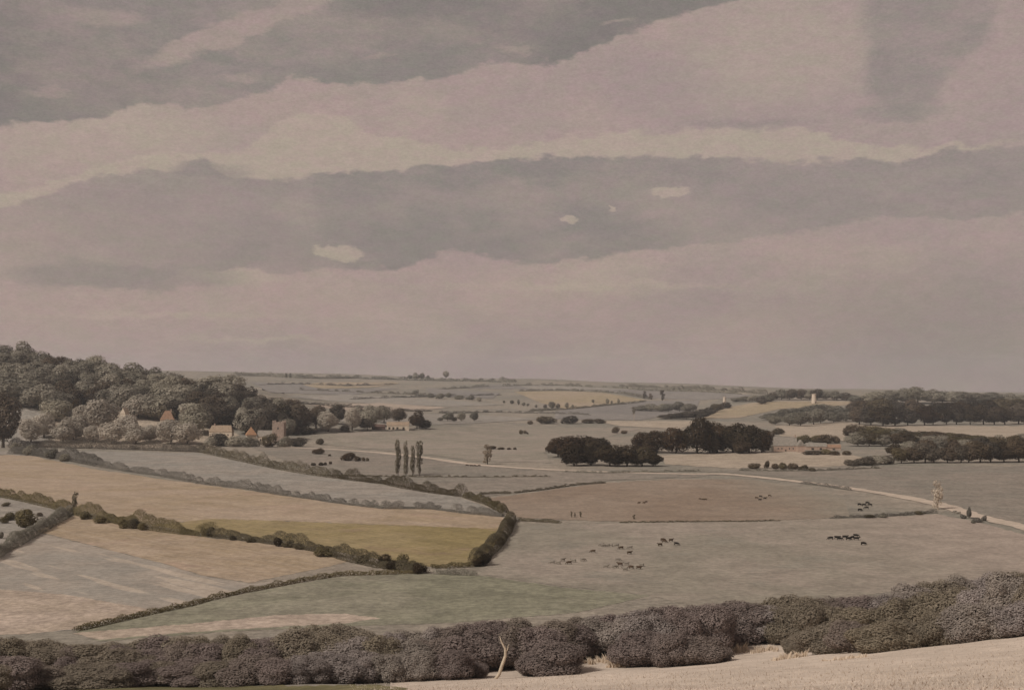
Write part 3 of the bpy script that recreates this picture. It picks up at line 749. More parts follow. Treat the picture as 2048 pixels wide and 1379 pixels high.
hedge([(1660, 1036), (1720, 1034), (1770, 1033), (1820, 1029), (1872, 1025)], 2.4, 1.4, 'hedge_blue', 'low dark hedge leading to the pale tree by the road', seed=19, gap=.25, lump=.7)
hedge([(640, 951), (760, 953), (860, 954), (980, 954), (1100, 953)], 2.0, 1.2, 'poplar', 'thin dark hedge line at the feet of the poplars', seed=20, gap=.3)
hedge([(1030, 986), (1090, 979), (1150, 970), (1210, 966)], 2.2, 1.3, 'poplar', 'thin brown hedge at the upper edge of the brown field', seed=21, gap=.25)
hedge([(960, 989), (990, 987), (1022, 987)], 2.2, 1.4, 'poplar', 'short olive hedge below the poplar pasture', seed=22)
hedge([(1130, 944), (1200, 946), (1300, 944), (1400, 942)], 2.5, 1.4, 'grey', 'faint grey hedge in front of the middle clump', seed=23, gap=.4)
hedge([(1480, 941), (1560, 942), (1640, 941), (1760, 936)], 4, 1.6, 'grey', 'faint grey hedge at the top of the green field', seed=24, gap=.4)
hedge([(1600, 966), (1650, 972), (1700, 980)], 3, 1.6, 'hedge_blue', 'short grey hedge beside the road', seed=25, gap=.3)
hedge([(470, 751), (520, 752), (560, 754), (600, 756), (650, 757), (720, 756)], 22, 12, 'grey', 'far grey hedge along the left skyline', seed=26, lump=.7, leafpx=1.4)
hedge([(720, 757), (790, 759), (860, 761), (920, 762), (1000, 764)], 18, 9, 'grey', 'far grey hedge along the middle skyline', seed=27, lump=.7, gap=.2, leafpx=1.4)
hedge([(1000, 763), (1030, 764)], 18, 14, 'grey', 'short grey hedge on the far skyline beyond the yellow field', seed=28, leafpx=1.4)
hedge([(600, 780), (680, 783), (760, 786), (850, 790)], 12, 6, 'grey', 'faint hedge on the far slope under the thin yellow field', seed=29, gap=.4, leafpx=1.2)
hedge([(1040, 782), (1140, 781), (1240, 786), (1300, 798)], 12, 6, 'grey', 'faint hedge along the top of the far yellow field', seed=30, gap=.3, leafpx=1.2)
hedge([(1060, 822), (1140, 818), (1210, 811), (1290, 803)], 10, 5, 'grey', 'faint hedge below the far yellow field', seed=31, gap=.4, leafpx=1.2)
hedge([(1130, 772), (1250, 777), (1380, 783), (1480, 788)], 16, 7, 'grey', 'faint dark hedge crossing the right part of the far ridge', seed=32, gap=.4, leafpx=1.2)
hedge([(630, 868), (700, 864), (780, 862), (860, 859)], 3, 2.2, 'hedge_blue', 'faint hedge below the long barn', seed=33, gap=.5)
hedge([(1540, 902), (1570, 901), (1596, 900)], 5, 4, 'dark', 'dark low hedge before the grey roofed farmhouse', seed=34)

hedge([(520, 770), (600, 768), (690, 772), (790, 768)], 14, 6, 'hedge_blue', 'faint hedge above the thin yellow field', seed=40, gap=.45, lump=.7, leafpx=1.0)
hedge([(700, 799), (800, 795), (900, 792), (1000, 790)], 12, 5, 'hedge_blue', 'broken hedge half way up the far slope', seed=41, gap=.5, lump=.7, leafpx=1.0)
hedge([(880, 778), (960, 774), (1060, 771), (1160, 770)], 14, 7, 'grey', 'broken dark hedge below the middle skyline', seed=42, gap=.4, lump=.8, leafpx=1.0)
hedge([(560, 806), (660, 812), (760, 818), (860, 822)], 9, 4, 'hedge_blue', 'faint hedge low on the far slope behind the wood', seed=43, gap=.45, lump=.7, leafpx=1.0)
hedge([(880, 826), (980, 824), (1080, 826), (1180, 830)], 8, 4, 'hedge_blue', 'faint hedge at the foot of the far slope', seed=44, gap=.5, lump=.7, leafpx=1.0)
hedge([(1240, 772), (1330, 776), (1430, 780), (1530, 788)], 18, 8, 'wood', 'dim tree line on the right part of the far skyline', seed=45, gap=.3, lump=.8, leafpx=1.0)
# bushes standing in the hedges
grove([(170, 1038, 24, 18, 'olive'), (200, 1046, 28, 18, 'olive'), (248, 1056, 26, 20, 'olive'), (268, 1057, 26, 24, 'hedge'), (285, 1060, 20, 18, 'olive')], 'rounded bushes in the long olive hedge', 'bushes in the long olive hedge', shape='bush')
grove([(407, 1071, 14, 20, 'hedge'), (422, 1073, 22, 22, 'hedge'), (465, 1080, 14, 12, 'hedge'), (500, 1084, 26, 12, 'hedge'), (556, 1092, 22, 20, 'dark'), (578, 1094, 28, 16, 'hedge'), (600, 1098, 24, 14, 'hedge')],
      'dark bushes in the long hedge below the golden field', 'bushes in the long dark hedge', shape='bush')
grove([(650, 1112, 46, 20, 'olive'), (725, 1124, 40, 16, 'hedge'), (770, 1130, 32, 26, 'brown'), (805, 1134, 30, 30, 'olive'), (786, 1138, 34, 20, 'dark'), (840, 1146, 34, 22, 'dark'), (825, 1138, 28, 20, 'olive')],
      'rounded bushes at the low end of the long dark hedge', 'bushes at the low end of the long hedge', shape='bush')
grove([(952, 1132, 26, 16, 'dark'), (968, 1130, 32, 26, 'dark'), (1000, 1090, 22, 18, 'hedge'), (1020, 1052, 18, 18, 'hedge')], 'dark hedge bushes right of the golden field', 'bushes at the right end of the golden field', shape='bush')
grove([(12, 1012, 18, 9, 'hedge'), (20, 1040, 26, 18, 'olive'), (50, 1054, 46, 40, 'olive'), (56, 1028, 20, 12, 'brown'), (80, 1032, 14, 9, 'brown'), (8, 1046, 20, 14, 'olive'), (38, 1036, 20, 16, 'olive'), (2, 1076, 14, 14, 'wood')],
      'olive bushes scattered in the small paddock', 'bushes in the small paddock', shape='bush')
grove([(34, 906, 28, 24, 'grey'), (64, 910, 36, 22, 'grey'), (102, 917, 32, 24, 'grey'), (130, 922, 26, 16, 'grey')], 'grey bushes in the hedge under the dark left tree', 'bushes in the hedge at upper left', shape='bush')
grove([(1740, 1035, 24, 8, 'hedge'), (1765, 1035, 20, 12, 'grey'), (1838, 1029, 20, 9, 'hedge')], 'low bushes in the hedge leading to the pale tree', 'bushes in the hedge left of the pale tree', shape='bush')
grove([(1938, 1036, 11, 24, 'hedge_blue', 'round'), (1926, 1036, 16, 8, 'hedge_blue'), (1954, 1044, 22, 11, 'hedge_blue'), (1968, 1041, 12, 12, 'hedge_blue'), (1946, 1046, 10, 6, 'grey')], 'grey saplings on the verge by the pale tree', 'saplings on the road verge', name='sapling', shape='bush')
grove([(1143, 1034, 4, 13, 'poplar'), (1150, 1034, 4, 10, 'poplar'), (1161, 1034, 6, 12, 'poplar'), (1268, 1038, 6, 10, 'poplar')], 'thin saplings at the low edge of the brown field', 'saplings at the edge of the brown field', name='sapling', shape='column')

# ------------------------------------------------------------------ the near row of trees and scrub
NTOP = [(-40, 1280), (0, 1276), (55, 1278), (100, 1292), (125, 1296), (150, 1300), (172, 1288), (195, 1298), (230, 1292), (300, 1284), (360, 1276), (400, 1280), (450, 1276), (510, 1274), (570, 1282), (590, 1262), (640, 1252), (690, 1258),
        (740, 1266), (785, 1274), (830, 1264), (870, 1254), (920, 1250), (1000, 1250), (1050, 1248), (1150, 1240), (1250, 1228), (1340, 1210), (1440, 1206), (1540, 1200), (1600, 1197), (1700, 1198),
        (1790, 1190), (1830, 1172), (1880, 1160), (1920, 1155), (1990, 1146), (2090, 1144), (2500, 1070)]
NBASE = [(-40, 1384), (0, 1382), (250, 1373), (600, 1369), (850, 1362), (1000, 1354), (1105, 1349), (1135, 1328), (1170, 1314), (1215, 1314), (1255, 1328), (1300, 1336), (1350, 1334), (1420, 1328), (1445, 1304), (1490, 1291), (1550, 1297), (1600, 1312), (1760, 1304), (1850, 1296), (2090, 1266), (2500, 1190)]
def near_mat(U, r, rs):
    x = rs.random()
    if U < 90: return 'fore_olive' if x < .65 else 'plum'
    if U < 560: return 'plum' if x < .6 else 'fore_olive'
    if U < 720: return 'fore_olive' if x < .7 else 'mauve'
    if U < 870: return 'mauve' if x < .8 else 'fore_olive'
    if U < 1090: return 'plum'
    if U < 1340: return ('mauve' if x < .85 else 'plum') if r else ('plum' if x < .5 else 'mauve')
    if U < 1560: return 'plum' if x < .75 else 'mauve'
    if U < 1760: return 'fore_olive' if x < .5 else ('plum' if x < .8 else 'mauve')
    return ('mauve' if x < .6 else 'fore_olive') if r else ('fore_olive' if x < .7 else 'mauve')
def near_where(U):
    if U < 300: return 'at the left end'
    if U < 590: return 'left of the olive ones'
    if U < 870: return 'left of the pale stem'
    if U < 1110: return 'around the pale stem'
    if U < 1440: return 'between the pale tussocks'
    if U < 1800: return 'right of the pale tussocks'
    return 'rising at the right edge'
rsn = random.Random(11)
near = []
for r, (fb, fh, step, w) in enumerate([(.42, 1.0, 46, 110), (.22, .80, 54, 116), (.03, .60, 56, 110)]):
    U = -230 + r * 17
    while U < 2330:
        t, b = interp(NTOP, U), interp(NBASE, U)
        Vb = b - (b - t) * fb * .8
        hh = (Vb - t) * fh if r == 0 else (b - t) * fh * rsn.uniform(.8, 1.08)
        bay = r == 2 and (930 < U < 1060 or 1110 < U < 1280 or 1420 < U < 1610)
        if not (r == 2 and (972 < U < 1034 or 1150 < U < 1240 or 1462 < U < 1568)): near.append((U, Vb, w * rsn.uniform(.9, 1.5) * (.42 if bay else 1), hh * (.6 if bay else 1) * rsn.uniform(.95, 1.08) + (6 if r == 0 else 0), near_mat(U, r, rsn), r))
        U += step * rsn.uniform(.85, 1.2)
ROWN = ['back', 'middle', 'front']
buckets = {}
for it in near: buckets.setdefault((it[5], near_where(it[0])), []).append(it)
for (r, wh), its in buckets.items():
    its.sort()
    for i, (U, V, w, h, mt, _) in enumerate(its):
        d = {'plum': 'plum brown', 'mauve': 'mauve grey', 'fore_olive': 'olive brown'}[mt]
        base = '%s row scrub bushes %s' % (ROWN[r], wh)
        lb = ordlabel(i, len(its), base)
        bush(U, V, w, h, mt, name='scrub_bush', fine=True, shape='scrub', label=lb, group='near scrub, %s row, %s' % (ROWN[r], wh), sink=.03)

# the pale curved stem
def stem_tree(U, V, h):
    P = hit([U], [V])[0]; m = P[1] / FP
    root = bpy.data.objects.new('dead_tree', None); COL.objects.link(root); root.location = P
    bm = bmesh.new()
    k = h * m
    pts = [(-0.16 * k, 0, 0), (-.10 * k, 0, .03 * k), (-.03 * k, 0, .12 * k), (.05 * k, 0.02 * k, .35 * k), (.12 * k, 0, .55 * k), (.11 * k, 0, .72 * k), (.02 * k, 0, .88 * k), (-.02 * k, 0, 1.0 * k)]
    tube(bm, pts, [.02 * k, .036 * k, .04 * k, .042 * k, .038 * k, .03 * k, .018 * k, .006 * k], 9)
    me = bpy.data.meshes.new('trunk'); bm.to_mesh(me); bm.free(); me.materials.append(M['pale_bark'])
    for p in me.polygons: p.use_smooth = True
    link('trunk', me, root)
    bm = bmesh.new()
    tube(bm, [(.11 * k, 0, .6 * k), (.17 * k, 0, .7 * k), (.19 * k, 0.02 * k, .82 * k)], [.022 * k, .014 * k, .004 * k], 6)
    me = bpy.data.meshes.new('branch'); bm.to_mesh(me); bm.free(); me.materials.append(M['pale_bark'])
    link('branch', me, root)
    tag(root, 'pale bare curved stem of a dead tree against the dark scrub', 'tree')
stem_tree(1001, 1357, 84)

# tall pale dry tussocks in front of the scrub
def tussock(name, U, V, w, h, n, label, group, seed):
    rs = np.random.RandomState(seed)
    P = hit([U], [V])[0]; m = P[1] / FP
    vs, fs, tint = [], [], []
    clumps = [(rs.uniform(-.46, .46), rs.uniform(-.2, .2), rs.uniform(.2, 1.0) ** 1.5, rs.uniform(-.5, .6)) for _ in range(34)]
    for i in range(n):
        cx, cy, ch, ln = clumps[rs.randint(len(clumps))]
        x = (cx + rs.normal() * .035) * w * m; y = cy * w * m + rs.normal() * .3
        z = float(H(P[0] + x, P[1] + y)) - P[2] - .05
        Lh = h * m * ch * rs.uniform(.45, 1.05); b = rs.uniform(.05, .13); l = (ln + rs.normal() * .12) * Lh
        a = rs.uniform(0, math.pi); dx, dy = math.cos(a) * b, math.sin(a) * b
        k = len(vs)
        vs += [(x - dx, y - dy, z), (x + dx, y + dy, z), (x + l * .4 + dx * .8, y + dy * .8, z + Lh * .6), (x + l, y, z + Lh), (x + l * .4 - dx * .8, y - dy * .8, z + Lh * .6)]
        fs.append([k, k + 1, k + 2, k + 3, k + 4]); tint.append(rs.uniform(0, 1))
    me = bpy.data.meshes.new(name); me.from_pydata(vs, [], fs); me.materials.append(LM['tussock'])
    a = me.attributes.new('tint', 'FLOAT', 'FACE'); a.data.foreach_set('value', np.array(tint, np.float32)); me.update()
    o = link(name, me); o.location = P
    return tag(o, label, 'dry grass', group)
tussock('grass_tussock', 1176, 1326, 96, 24, 900, 'spiky pale dry grass patch nearest the pale stem', 'pale dry tussocks', 1)
tussock('grass_tussock', 1232, 1334, 50, 34, 300, 'few tall pale dry grass spikes right of the spiky patch', 'pale dry tussocks', 2)
tussock('grass_tussock', 1500, 1304, 110, 22, 900, 'broad pale dry grass patch in the middle of the right half', 'pale dry tussocks', 3)
tussock('grass_tussock', 1580, 1316, 70, 20, 420, 'small pale dry grass patch beside the broad one', 'pale dry tussocks', 4)
tussock('grass_tussock', 1690, 1318, 90, 12, 360, 'low pale dry grass patch under the olive scrub', 'pale dry tussocks', 5)

# dry grass on the near slope
def dry_grass(n, seed):
    rs = np.random.RandomState(seed)
    V0 = rs.uniform(0, 1, n) ** .8
    U = rs.uniform(700, 2090, n)
    b = np.interp(U, [p[0] for p in NBASE], [p[1] for p in NBASE])
    V = b - 4 + (1414 - b) * V0
    P = hit(U, V)
    hh = rs.uniform(.1, .34, n); wd = rs.uniform(.03, .09, n); a = rs.uniform(0, math.pi, n)
    dx, dy = np.cos(a) * wd, np.sin(a) * wd
    lx = rs.normal(size=n) * .15; ly = rs.normal(size=n) * .15
    v = np.empty((n, 3, 3))
    v[:, 0] = P + np.stack([-dx, -dy, 0 * dx], -1); v[:, 1] = P + np.stack([dx, dy, 0 * dx], -1); v[:, 2] = P + np.stack([lx, ly, hh], -1)
    v[:, :2, 2] -= .03
    me = bpy.data.meshes.new('dry_grass'); me.from_pydata(v.reshape(-1, 3).tolist(), [], np.arange(3 * n).reshape(n, 3).tolist())
    at = me.attributes.new('tint', 'FLOAT', 'FACE'); at.data.foreach_set('value', rs.uniform(0, 1, n).astype(np.float32))
    me.materials.append(LM['straw']); me.update()
    tag(link('dry_grass', me), 'short pale dry grass on the near slope', 'grass', kind='stuff')
dry_grass(16000, 4)

# ------------------------------------------------------------------ buildings
def box(bm, x0, x1, y0, y1, z0, z1):
    v = [bm.verts.new(p) for p in ((x0, y0, z0), (x1, y0, z0), (x1, y1, z0), (x0, y1, z0), (x0, y0, z1), (x1, y0, z1), (x1, y1, z1), (x0, y1, z1))]
    for f in ((3, 2, 1, 0), (4, 5, 6, 7), (0, 1, 5, 4), (1, 2, 6, 5), (2, 3, 7, 6), (3, 0, 4, 7)): bm.faces.new([v[i] for i in f])
def part(name, fn, mat, parent, label=None):
    bm = bmesh.new(); fn(bm)
    me = bpy.data.meshes.new(name); bm.to_mesh(me); bm.free(); me.materials.append(M[mat])
    o = link(name, me, parent)
    if label: o['label'] = label
    return o
def thing(name, P, yaw, label, cat, group=None):
    o = bpy.data.objects.new(name, None); COL.objects.link(o); o.location = P; o.rotation_euler = (0, 0, yaw)
    return tag(o, label, cat, group)
def roof_fn(L, D, zw, zr, over=.35, hip=0.0):
    def f(bm):
        x0, x1, y0, y1 = -L / 2 - over, L / 2 + over, -D / 2 - over, D / 2 + over
        b = [bm.verts.new(p) for p in ((x0, y0, zw), (x1, y0, zw), (x1, y1, zw), (x0, y1, zw))]
        r0, r1 = bm.verts.new((x0 + hip, 0, zr)), bm.verts.new((x1 - hip, 0, zr))
        bm.faces.new((b[0], b[1], r1, r0)); bm.faces.new((b[2], b[3], r0, r1))
        bm.faces.new((b[1], b[2], r1)); bm.faces.new((b[3], b[0], r0)); bm.faces.new(b[::-1])
    return f
def gable_wall(L, D, zw, zr, hip):
    def f(bm):
        box(bm, -L / 2, L / 2, -D / 2, D / 2, -1.5, zw)
        if hip: return
        for s in (-1, 1):
            x = s * (L / 2 + .37)
            v = [bm.verts.new(p) for p in ((x, -D / 2, zw - .2), (x, D / 2, zw - .2), (x, 0, zr - .35))]
            w = [bm.verts.new((p.co.x - s * .3, p.co.y, p.co.z)) for p in v]
            bm.faces.new(v if s > 0 else v[::-1]); bm.faces.new(w[::-1] if s > 0 else w)
            for i in range(3): bm.faces.new((v[i], w[i], w[(i + 1) % 3], v[(i + 1) % 3]))
    return f
def house(U, V, wpx, wallpx, roofpx, depth, yaw, roof, wall, label, name='house', cat='house', hip=0.0, windows=3, door=True, chimney=None, ch_x=0.0, doors=None):
    P = hit([U], [V])[0]; m = P[1] / FP
    L, zw = wpx * m, wallpx * m; zr = zw + roofpx * m
    t = thing(name, P, yaw, label, cat)
    part('wall', gable_wall(L, depth, zw, zr, hip), wall, t)
    rf = part('roof', roof_fn(L, depth, zw, zr, .4, hip * m if hip else 0), roof, t)
    if chimney:
        part('chimney', lambda bm: (box(bm, ch_x * L - .6, ch_x * L + .6, -.5, .5, zr - 1.5, zr + 1.7), box(bm, ch_x * L - .72, ch_x * L + .72, -.62, .62, zr + 1.7, zr + 2.0)), chimney, rf)
    for i in range(windows):
        x = -L / 2 + L * (i + 1) / (windows + 1)
        if door and i == windows // 2: continue
        zc = zw * .55
        fr = part('window', lambda bm: box(bm, x - .75, x + .75, -depth / 2 - .08, -depth / 2 + .1, zc - .9, zc + .9), 'wall_white' if wall != 'wall_white' else 'stone', t)
        part('pane', lambda bm: box(bm, x - .6, x + .6, -depth / 2 - .12, -depth / 2 - .085, zc - .75, zc + .75), 'glass', fr)
    if door and windows:
        x = -L / 2 + L * (windows // 2 + 1) / (windows + 1)
        part('door', lambda bm: box(bm, x - .65, x + .65, -depth / 2 - .1, -depth / 2 + .1, 0, 2.1), 'door', t)
    for x in doors or []:
        part('doorway', lambda bm: box(bm, x * L - 1.3, x * L + 1.3, -depth / 2 - .1, -depth / 2 + .1, -.5, zw * .62), 'door', t)
    return t

house(335, 862, 27, 23, 18, 9, .12, 'roof_red', 'wall_white', 'hip roofed red brown house high among the pale trees', hip=9, chimney='wall_pink', ch_x=.25)
house(443, 876, 46, 13, 13, 9, -.06, 'roof_tan', 'wall_white', 'long tan roofed house at the edge of the village', hip=4, windows=5, chimney='wall_pink', ch_x=-.3)
house(250, 842, 13, 15, 12, 7, 1.2, 'wall_white', 'wall_white', 'small whitish cottage glimpsed between the pale trees', name='cottage', cat='cottage', windows=2)
# dovecote with a pointed orange roof
Pd = hit([502], [884])[0]; md = Pd[1] / FP
t = thing('dovecote', Pd, .3, 'small dovecote with a pointed orange roof left of the church', 'dovecote')
part('wall', lambda bm: box(bm, -9 * md, 9 * md, -9 * md, 9 * md, -1, 15 * md), 'wall_white', t)
def pyr(bm):
    r = 11 * md; b = [bm.verts.new(p) for p in ((-r, -r, 15 * md), (r, -r, 15 * md), (r, r, 15 * md), (-r, r, 15 * md))]; a = bm.verts.new((0, 0, 31 * md))
    for i in range(4): bm.faces.new((b[i], b[(i + 1) % 4], a))
    bm.faces.new(b[::-1])
part('roof', pyr, 'roof_orange', t)
part('door', lambda bm: box(bm, -.6, .6, -9 * md - .1, -9 * md + .1, 0, 2.0), 'door', t)
# church
Pc = hit([558], [884])[0]; mc = Pc[1] / FP
t = thing('church', Pc, .0, 'church with a square battlemented tower among dark trees', 'church')
tw = 11.5 * mc; th = 39 * mc
tower = part('tower', lambda bm: box(bm, -tw, tw, -tw, tw, -2, th), 'stone', t)
def merlons(bm):
    n = 4; s = 2 * tw / (2 * n - 1)
    for e in range(4):
        for i in range(n):
            a = -tw + i * 2 * s
            hgt = 1.0 if i not in (0, n - 1) else 2.6
            q = {0: (a, a + s, -tw - .15, -tw + .7), 1: (a, a + s, tw - .7, tw + .15), 2: (-tw - .15, -tw + .7, a, a + s), 3: (tw - .7, tw + .15, a, a + s)}[e]
            if e > 1 and i in (0, n - 1): continue
            box(bm, q[0], q[1], q[2], q[3], th - .02, th + hgt)
part('battlement', merlons, 'stone', tower)
for z in (th * .72, th * .4):
    w_ = part('window', lambda bm: box(bm, -1.0, 1.0, -tw - .06, -tw + .1, z - 1.6, z + 1.6), 'wall_pink', tower)
part('belfry_opening', lambda bm: box(bm, -.7, .7, -tw - .12, -tw - .07, th * .72 - 1.3, th * .72 + 1.3), 'glass', tower)
nl = 30 * mc
def nave_wall(bm): box(bm, -tw - nl, -tw - .01, -5.5, 5.5, -2, 12 * mc)
def nave_roof(bm):
    x0, x1 = -tw - nl - .4, -tw - .02
    v = [bm.verts.new(p) for p in ((x0, -6, 12 * mc), (x1, -6, 12 * mc), (x1, 6, 12 * mc), (x0, 6, 12 * mc), (x0, 0, 24 * mc), (x1, 0, 24 * mc))]
    for f in ((0, 1, 5, 4), (2, 3, 4, 5), (0, 4, 3), (1, 2, 5), (3, 2, 1, 0)): bm.faces.new([v[i] for i in f])
nv = part('nave', nave_wall, 'wall_white', t); part('roof', nave_roof, 'roof_grey', nv)
for i in range(3):
    x = -tw - nl * (i + .7) / 3.4
    part('window', lambda bm: box(bm, x - .6, x + .6, -5.6, -5.4, 1.5, 4.2), 'glass', nv)
house(796, 859, 44, 9, 7, 9, .03, 'roof_tan', 'wall_white', 'long low barn with tan roof, white wall and dark doorways', name='barn', cat='barn', windows=0, doors=[-.38, -.2, -.02, .26])
house(757, 859, 26, 6, 5, 8, .03, 'shed_red', 'shed_red', 'dark red shed against the left end of the long barn', name='shed', cat='shed', windows=0, doors=[-.3, .2])
house(1570, 902, 44, 11, 18, 10, -.08, 'roof_grey', 'wall_pink', 'farmhouse with a broad grey roof right of the tall clump', name='farmhouse', cat='farmhouse', windows=5, chimney='wall_pink', ch_x=.46)
house(1601, 903, 20, 12, 12, 7, math.radians(88), 'roof_grey', 'wall_pink', 'pinkish gabled wing at the right end of the grey farmhouse', name='farm_wing', cat='farm building', windows=2, door=False)
house(1632, 899, 40, 7, 7, 8, -.04, 'roof_grey', 'wall_pink', 'long low farm shed with a grey roof', name='shed', cat='shed', windows=0, doors=[-.2, .2])
house(1666, 899, 28, 5, 6, 8, -.04, 'roof_red', 'wall_pink', 'low farm shed with a red roof beside the brownish belt', name='shed', cat='shed', windows=0, doors=[0])
def wtower(U, V, w0, w1, h, label, name, cat):
    P = hit([U], [V])[0]; m = P[1] / FP
    t = thing(name, P, .4, label, cat)
    def body(bm):
        n = 12; r0, r1, hh = w0 / 2 * m, w1 / 2 * m, h * m
        a = [bm.verts.new((math.cos(2 * math.pi * i / n) * r0, math.sin(2 * math.pi * i / n) * r0, -2)) for i in range(n)]
        b = [bm.verts.new((math.cos(2 * math.pi * i / n) * r1, math.sin(2 * math.pi * i / n) * r1, hh)) for i in range(n)]
        for i in range(n): bm.faces.new((a[i], a[(i + 1) % n], b[(i + 1) % n], b[i]))
        bm.faces.new(b)
    wl = part('wall', body, 'tower_white', t)
    def par(bm):
        n = 12; r = w1 / 2 * m * 1.08
        for i in range(0, n):
            a0, a1 = 2 * math.pi * (i + .15) / n, 2 * math.pi * (i + .85) / n
            q = [(math.cos(a) * rr, math.sin(a) * rr) for rr in (r, r * .82) for a in (a0, a1)]
            lo = [bm.verts.new((p[0], p[1], h * m - .6)) for p in q]; hi = [bm.verts.new((p[0], p[1], h * m + (1.2 if i % 2 else .3))) for p in q]
            for f in ((0, 1, 3, 2),):
                bm.faces.new([lo[k] for k in f[::-1]]); bm.faces.new([hi[k] for k in f])
            for k, l in ((0, 1), (1, 3), (3, 2), (2, 0)): bm.faces.new((lo[k], lo[l], hi[l], hi[k]))
    part('parapet', par, 'tower_white', t)
    part('door', lambda bm: box(bm, -1, 1, -w0 / 2 * m - .15, -w0 / 2 * m + .6, 0, 3), 'door', t)
wtower(1628, 806, 10.5, 8, 18, 'broad white tower before the wood on the low hill', 'tower', 'tower')
wtower(1449, 809, 6.5, 5, 15, 'slim white tower left of the orange tan hill field', 'tower', 'tower')

# ------------------------------------------------------------------ cattle
def cow_mesh(pose, mat):
    me = bpy.data.meshes.new('cow_src'); bm = bmesh.new()
    hd = {'graze': [(1.05, 0, .86), (1.26, 0, .56), (1.40, 0, .30), (1.58, 0, .12)], 'stand': [(1.02, 0, 1.14), (1.22, 0, 1.30), (1.38, 0, 1.34), (1.62, 0, 1.16)]}[pose]
    V = {}
    def v(n, p, r, par=None):
        V[n] = (bm.verts.new(p), r)
        if par: bm.edges.new((V[par][0], V[n][0]))
    v('pelvis', (-.72, 0, .98), (.36, .40)); v('belly', (-.2, 0, .90), (.44, .47), 'pelvis'); v('chest', (.35, 0, .92), (.40, .46), 'belly'); v('shoulder', (.75, 0, 1.0), (.28, .38), 'chest')
    v('n1', hd[0], (.15, .2), 'shoulder'); v('n2', hd[1], (.12, .15), 'n1'); v('poll', hd[2], (.12, .13), 'n2'); v('muzzle', hd[3], (.07, .08), 'poll')
    for s in (-1, 1):
        v('fs%d' % s, (.66, .2 * s, .62), (.15, .15), 'shoulder'); v('fk%d' % s, (.68, .21 * s, .34), (.09, .09), 'fs%d' % s); v('ff%d' % s, (.68, .21 * s, .05), (.06, .06), 'fk%d' % s)
        v('hs%d' % s, (-.72, .22 * s, .66), (.19, .19), 'pelvis'); v('hh%d' % s, (-.9, .22 * s, .40), (.10, .10), 'hs%d' % s); v('hf%d' % s, (-.84, .22 * s, .05), (.06, .06), 'hh%d' % s)
        v('e%d' % s, (hd[2][0] - .06, .22 * s, hd[2][2] + .05), (.035, .03), 'poll')
    v('t1', (-1.02, 0, 1.3), (.045, .045), 'pelvis'); v('t2', (-1.12, 0, .95), (.03, .03), 't1'); v('t3', (-1.13, 0, .5), (.04, .04), 't2')
    bm.verts.index_update(); order = [(q[0].index, q[1]) for q in V.values()]
    bm.to_mesh(me); bm.free()
    o = bpy.data.objects.new('tmp', me); COL.objects.link(o)
    o.modifiers.new('s', 'SKIN'); su = o.modifiers.new('u', 'SUBSURF'); su.levels = 1; su.render_levels = 1
    for i, r in order: me.skin_vertices[0].data[i].radius = r
    me.skin_vertices[0].data[0].use_root = True
    dg = bpy.context.evaluated_depsgraph_get(); dg.update()
    res = bpy.data.meshes.new_from_object(o.evaluated_get(dg)); res.name = 'cow'
    bpy.data.objects.remove(o); bpy.data.meshes.remove(me)
    res.materials.clear(); res.materials.append(M[mat])
    for p in res.polygons: p.use_smooth = True
    # horns
    bm = bmesh.new()
    x, z = hd[2][0], hd[2][2]
    for s in (-1, 1): tube(bm, [(x, .08 * s, z + .1), (x + .02, .24 * s, z + .2), (x + .08, .3 * s, z + .34)], [.03, .024, .008], 6)
    hm = bpy.data.meshes.new('horns'); bm.to_mesh(hm); bm.free(); hm.materials.append(M['horn'])
    return res, hm
COWS = {(p, c): cow_mesh(p, c) for p in ('graze', 'stand') for c in ('cow_black', 'cow_brown', 'cow_dun')}
def cow(U, V, col, pose, yaw, label, group, s=1.25):
    P = hit([U], [V])[0]
    b, hn = COWS[(pose, col)]
    o = link('cow', b); o.location = P; o.rotation_euler = (0, 0, yaw); o.scale = (s, s, s)
    o.location.z = P[2] + 1.6e-4 * P[1]      # stands on the pasture sheet
    h_ = link('horns', hn, o)
    tag(o, label, 'cow', group)
rc = random.Random(9)
def herd(pts, col, desc, group, s=1.25):
    pts = sorted(pts)
    for i, (U, V) in enumerate(pts):
        c = col if isinstance(col, str) else rc.choice(col)
        yaw = rc.choice([0, math.pi]) + rc.uniform(-.5, .5)
        cow(U, V, c, rc.choice(['graze', 'graze', 'stand']), yaw, ordlabel(i, len(pts), desc), group, s)
herd([(1661, 1079), (1674, 1078), (1690, 1077), (1697, 1080), (1704, 1078), (1712, 1074), (1713, 1080), (1727, 1090), (1679, 1080)], 'cow_black', 'black cattle bunched in the right of the wide pasture', 'black cattle in the wide pasture', 1.1)
herd([(1719, 1011), (1728, 1012), (1735, 1008), (1740, 1012), (1733, 1018), (1720, 1022)], 'cow_black', 'black cattle above the hedge left of the pale tree', 'black cattle left of the pale tree', 1.1)
herd([(1513, 997), (1521, 994), (1530, 998), (1539, 993), (1520, 1001)], ['cow_black', 'cow_brown'], 'dark cattle at the right edge of the brown field', 'cattle at the right edge of the brown field', .85)
herd([(1400, 999), (1406, 1000), (1411, 1000)], 'cow_brown', 'dark cattle standing together on the brown field', 'dark cattle on the brown field', .72)
herd([(1278, 1007), (1288, 1007), (1292, 1005)], 'cow_brown', 'brown cattle on the left of the brown field', 'brown cattle on the brown field', .75)
herd([(934, 932), (943, 933), (950, 933), (958, 933)], 'cow_brown', 'cattle on the road verge left of the column tree', 'cattle beside the column tree', 1.2)
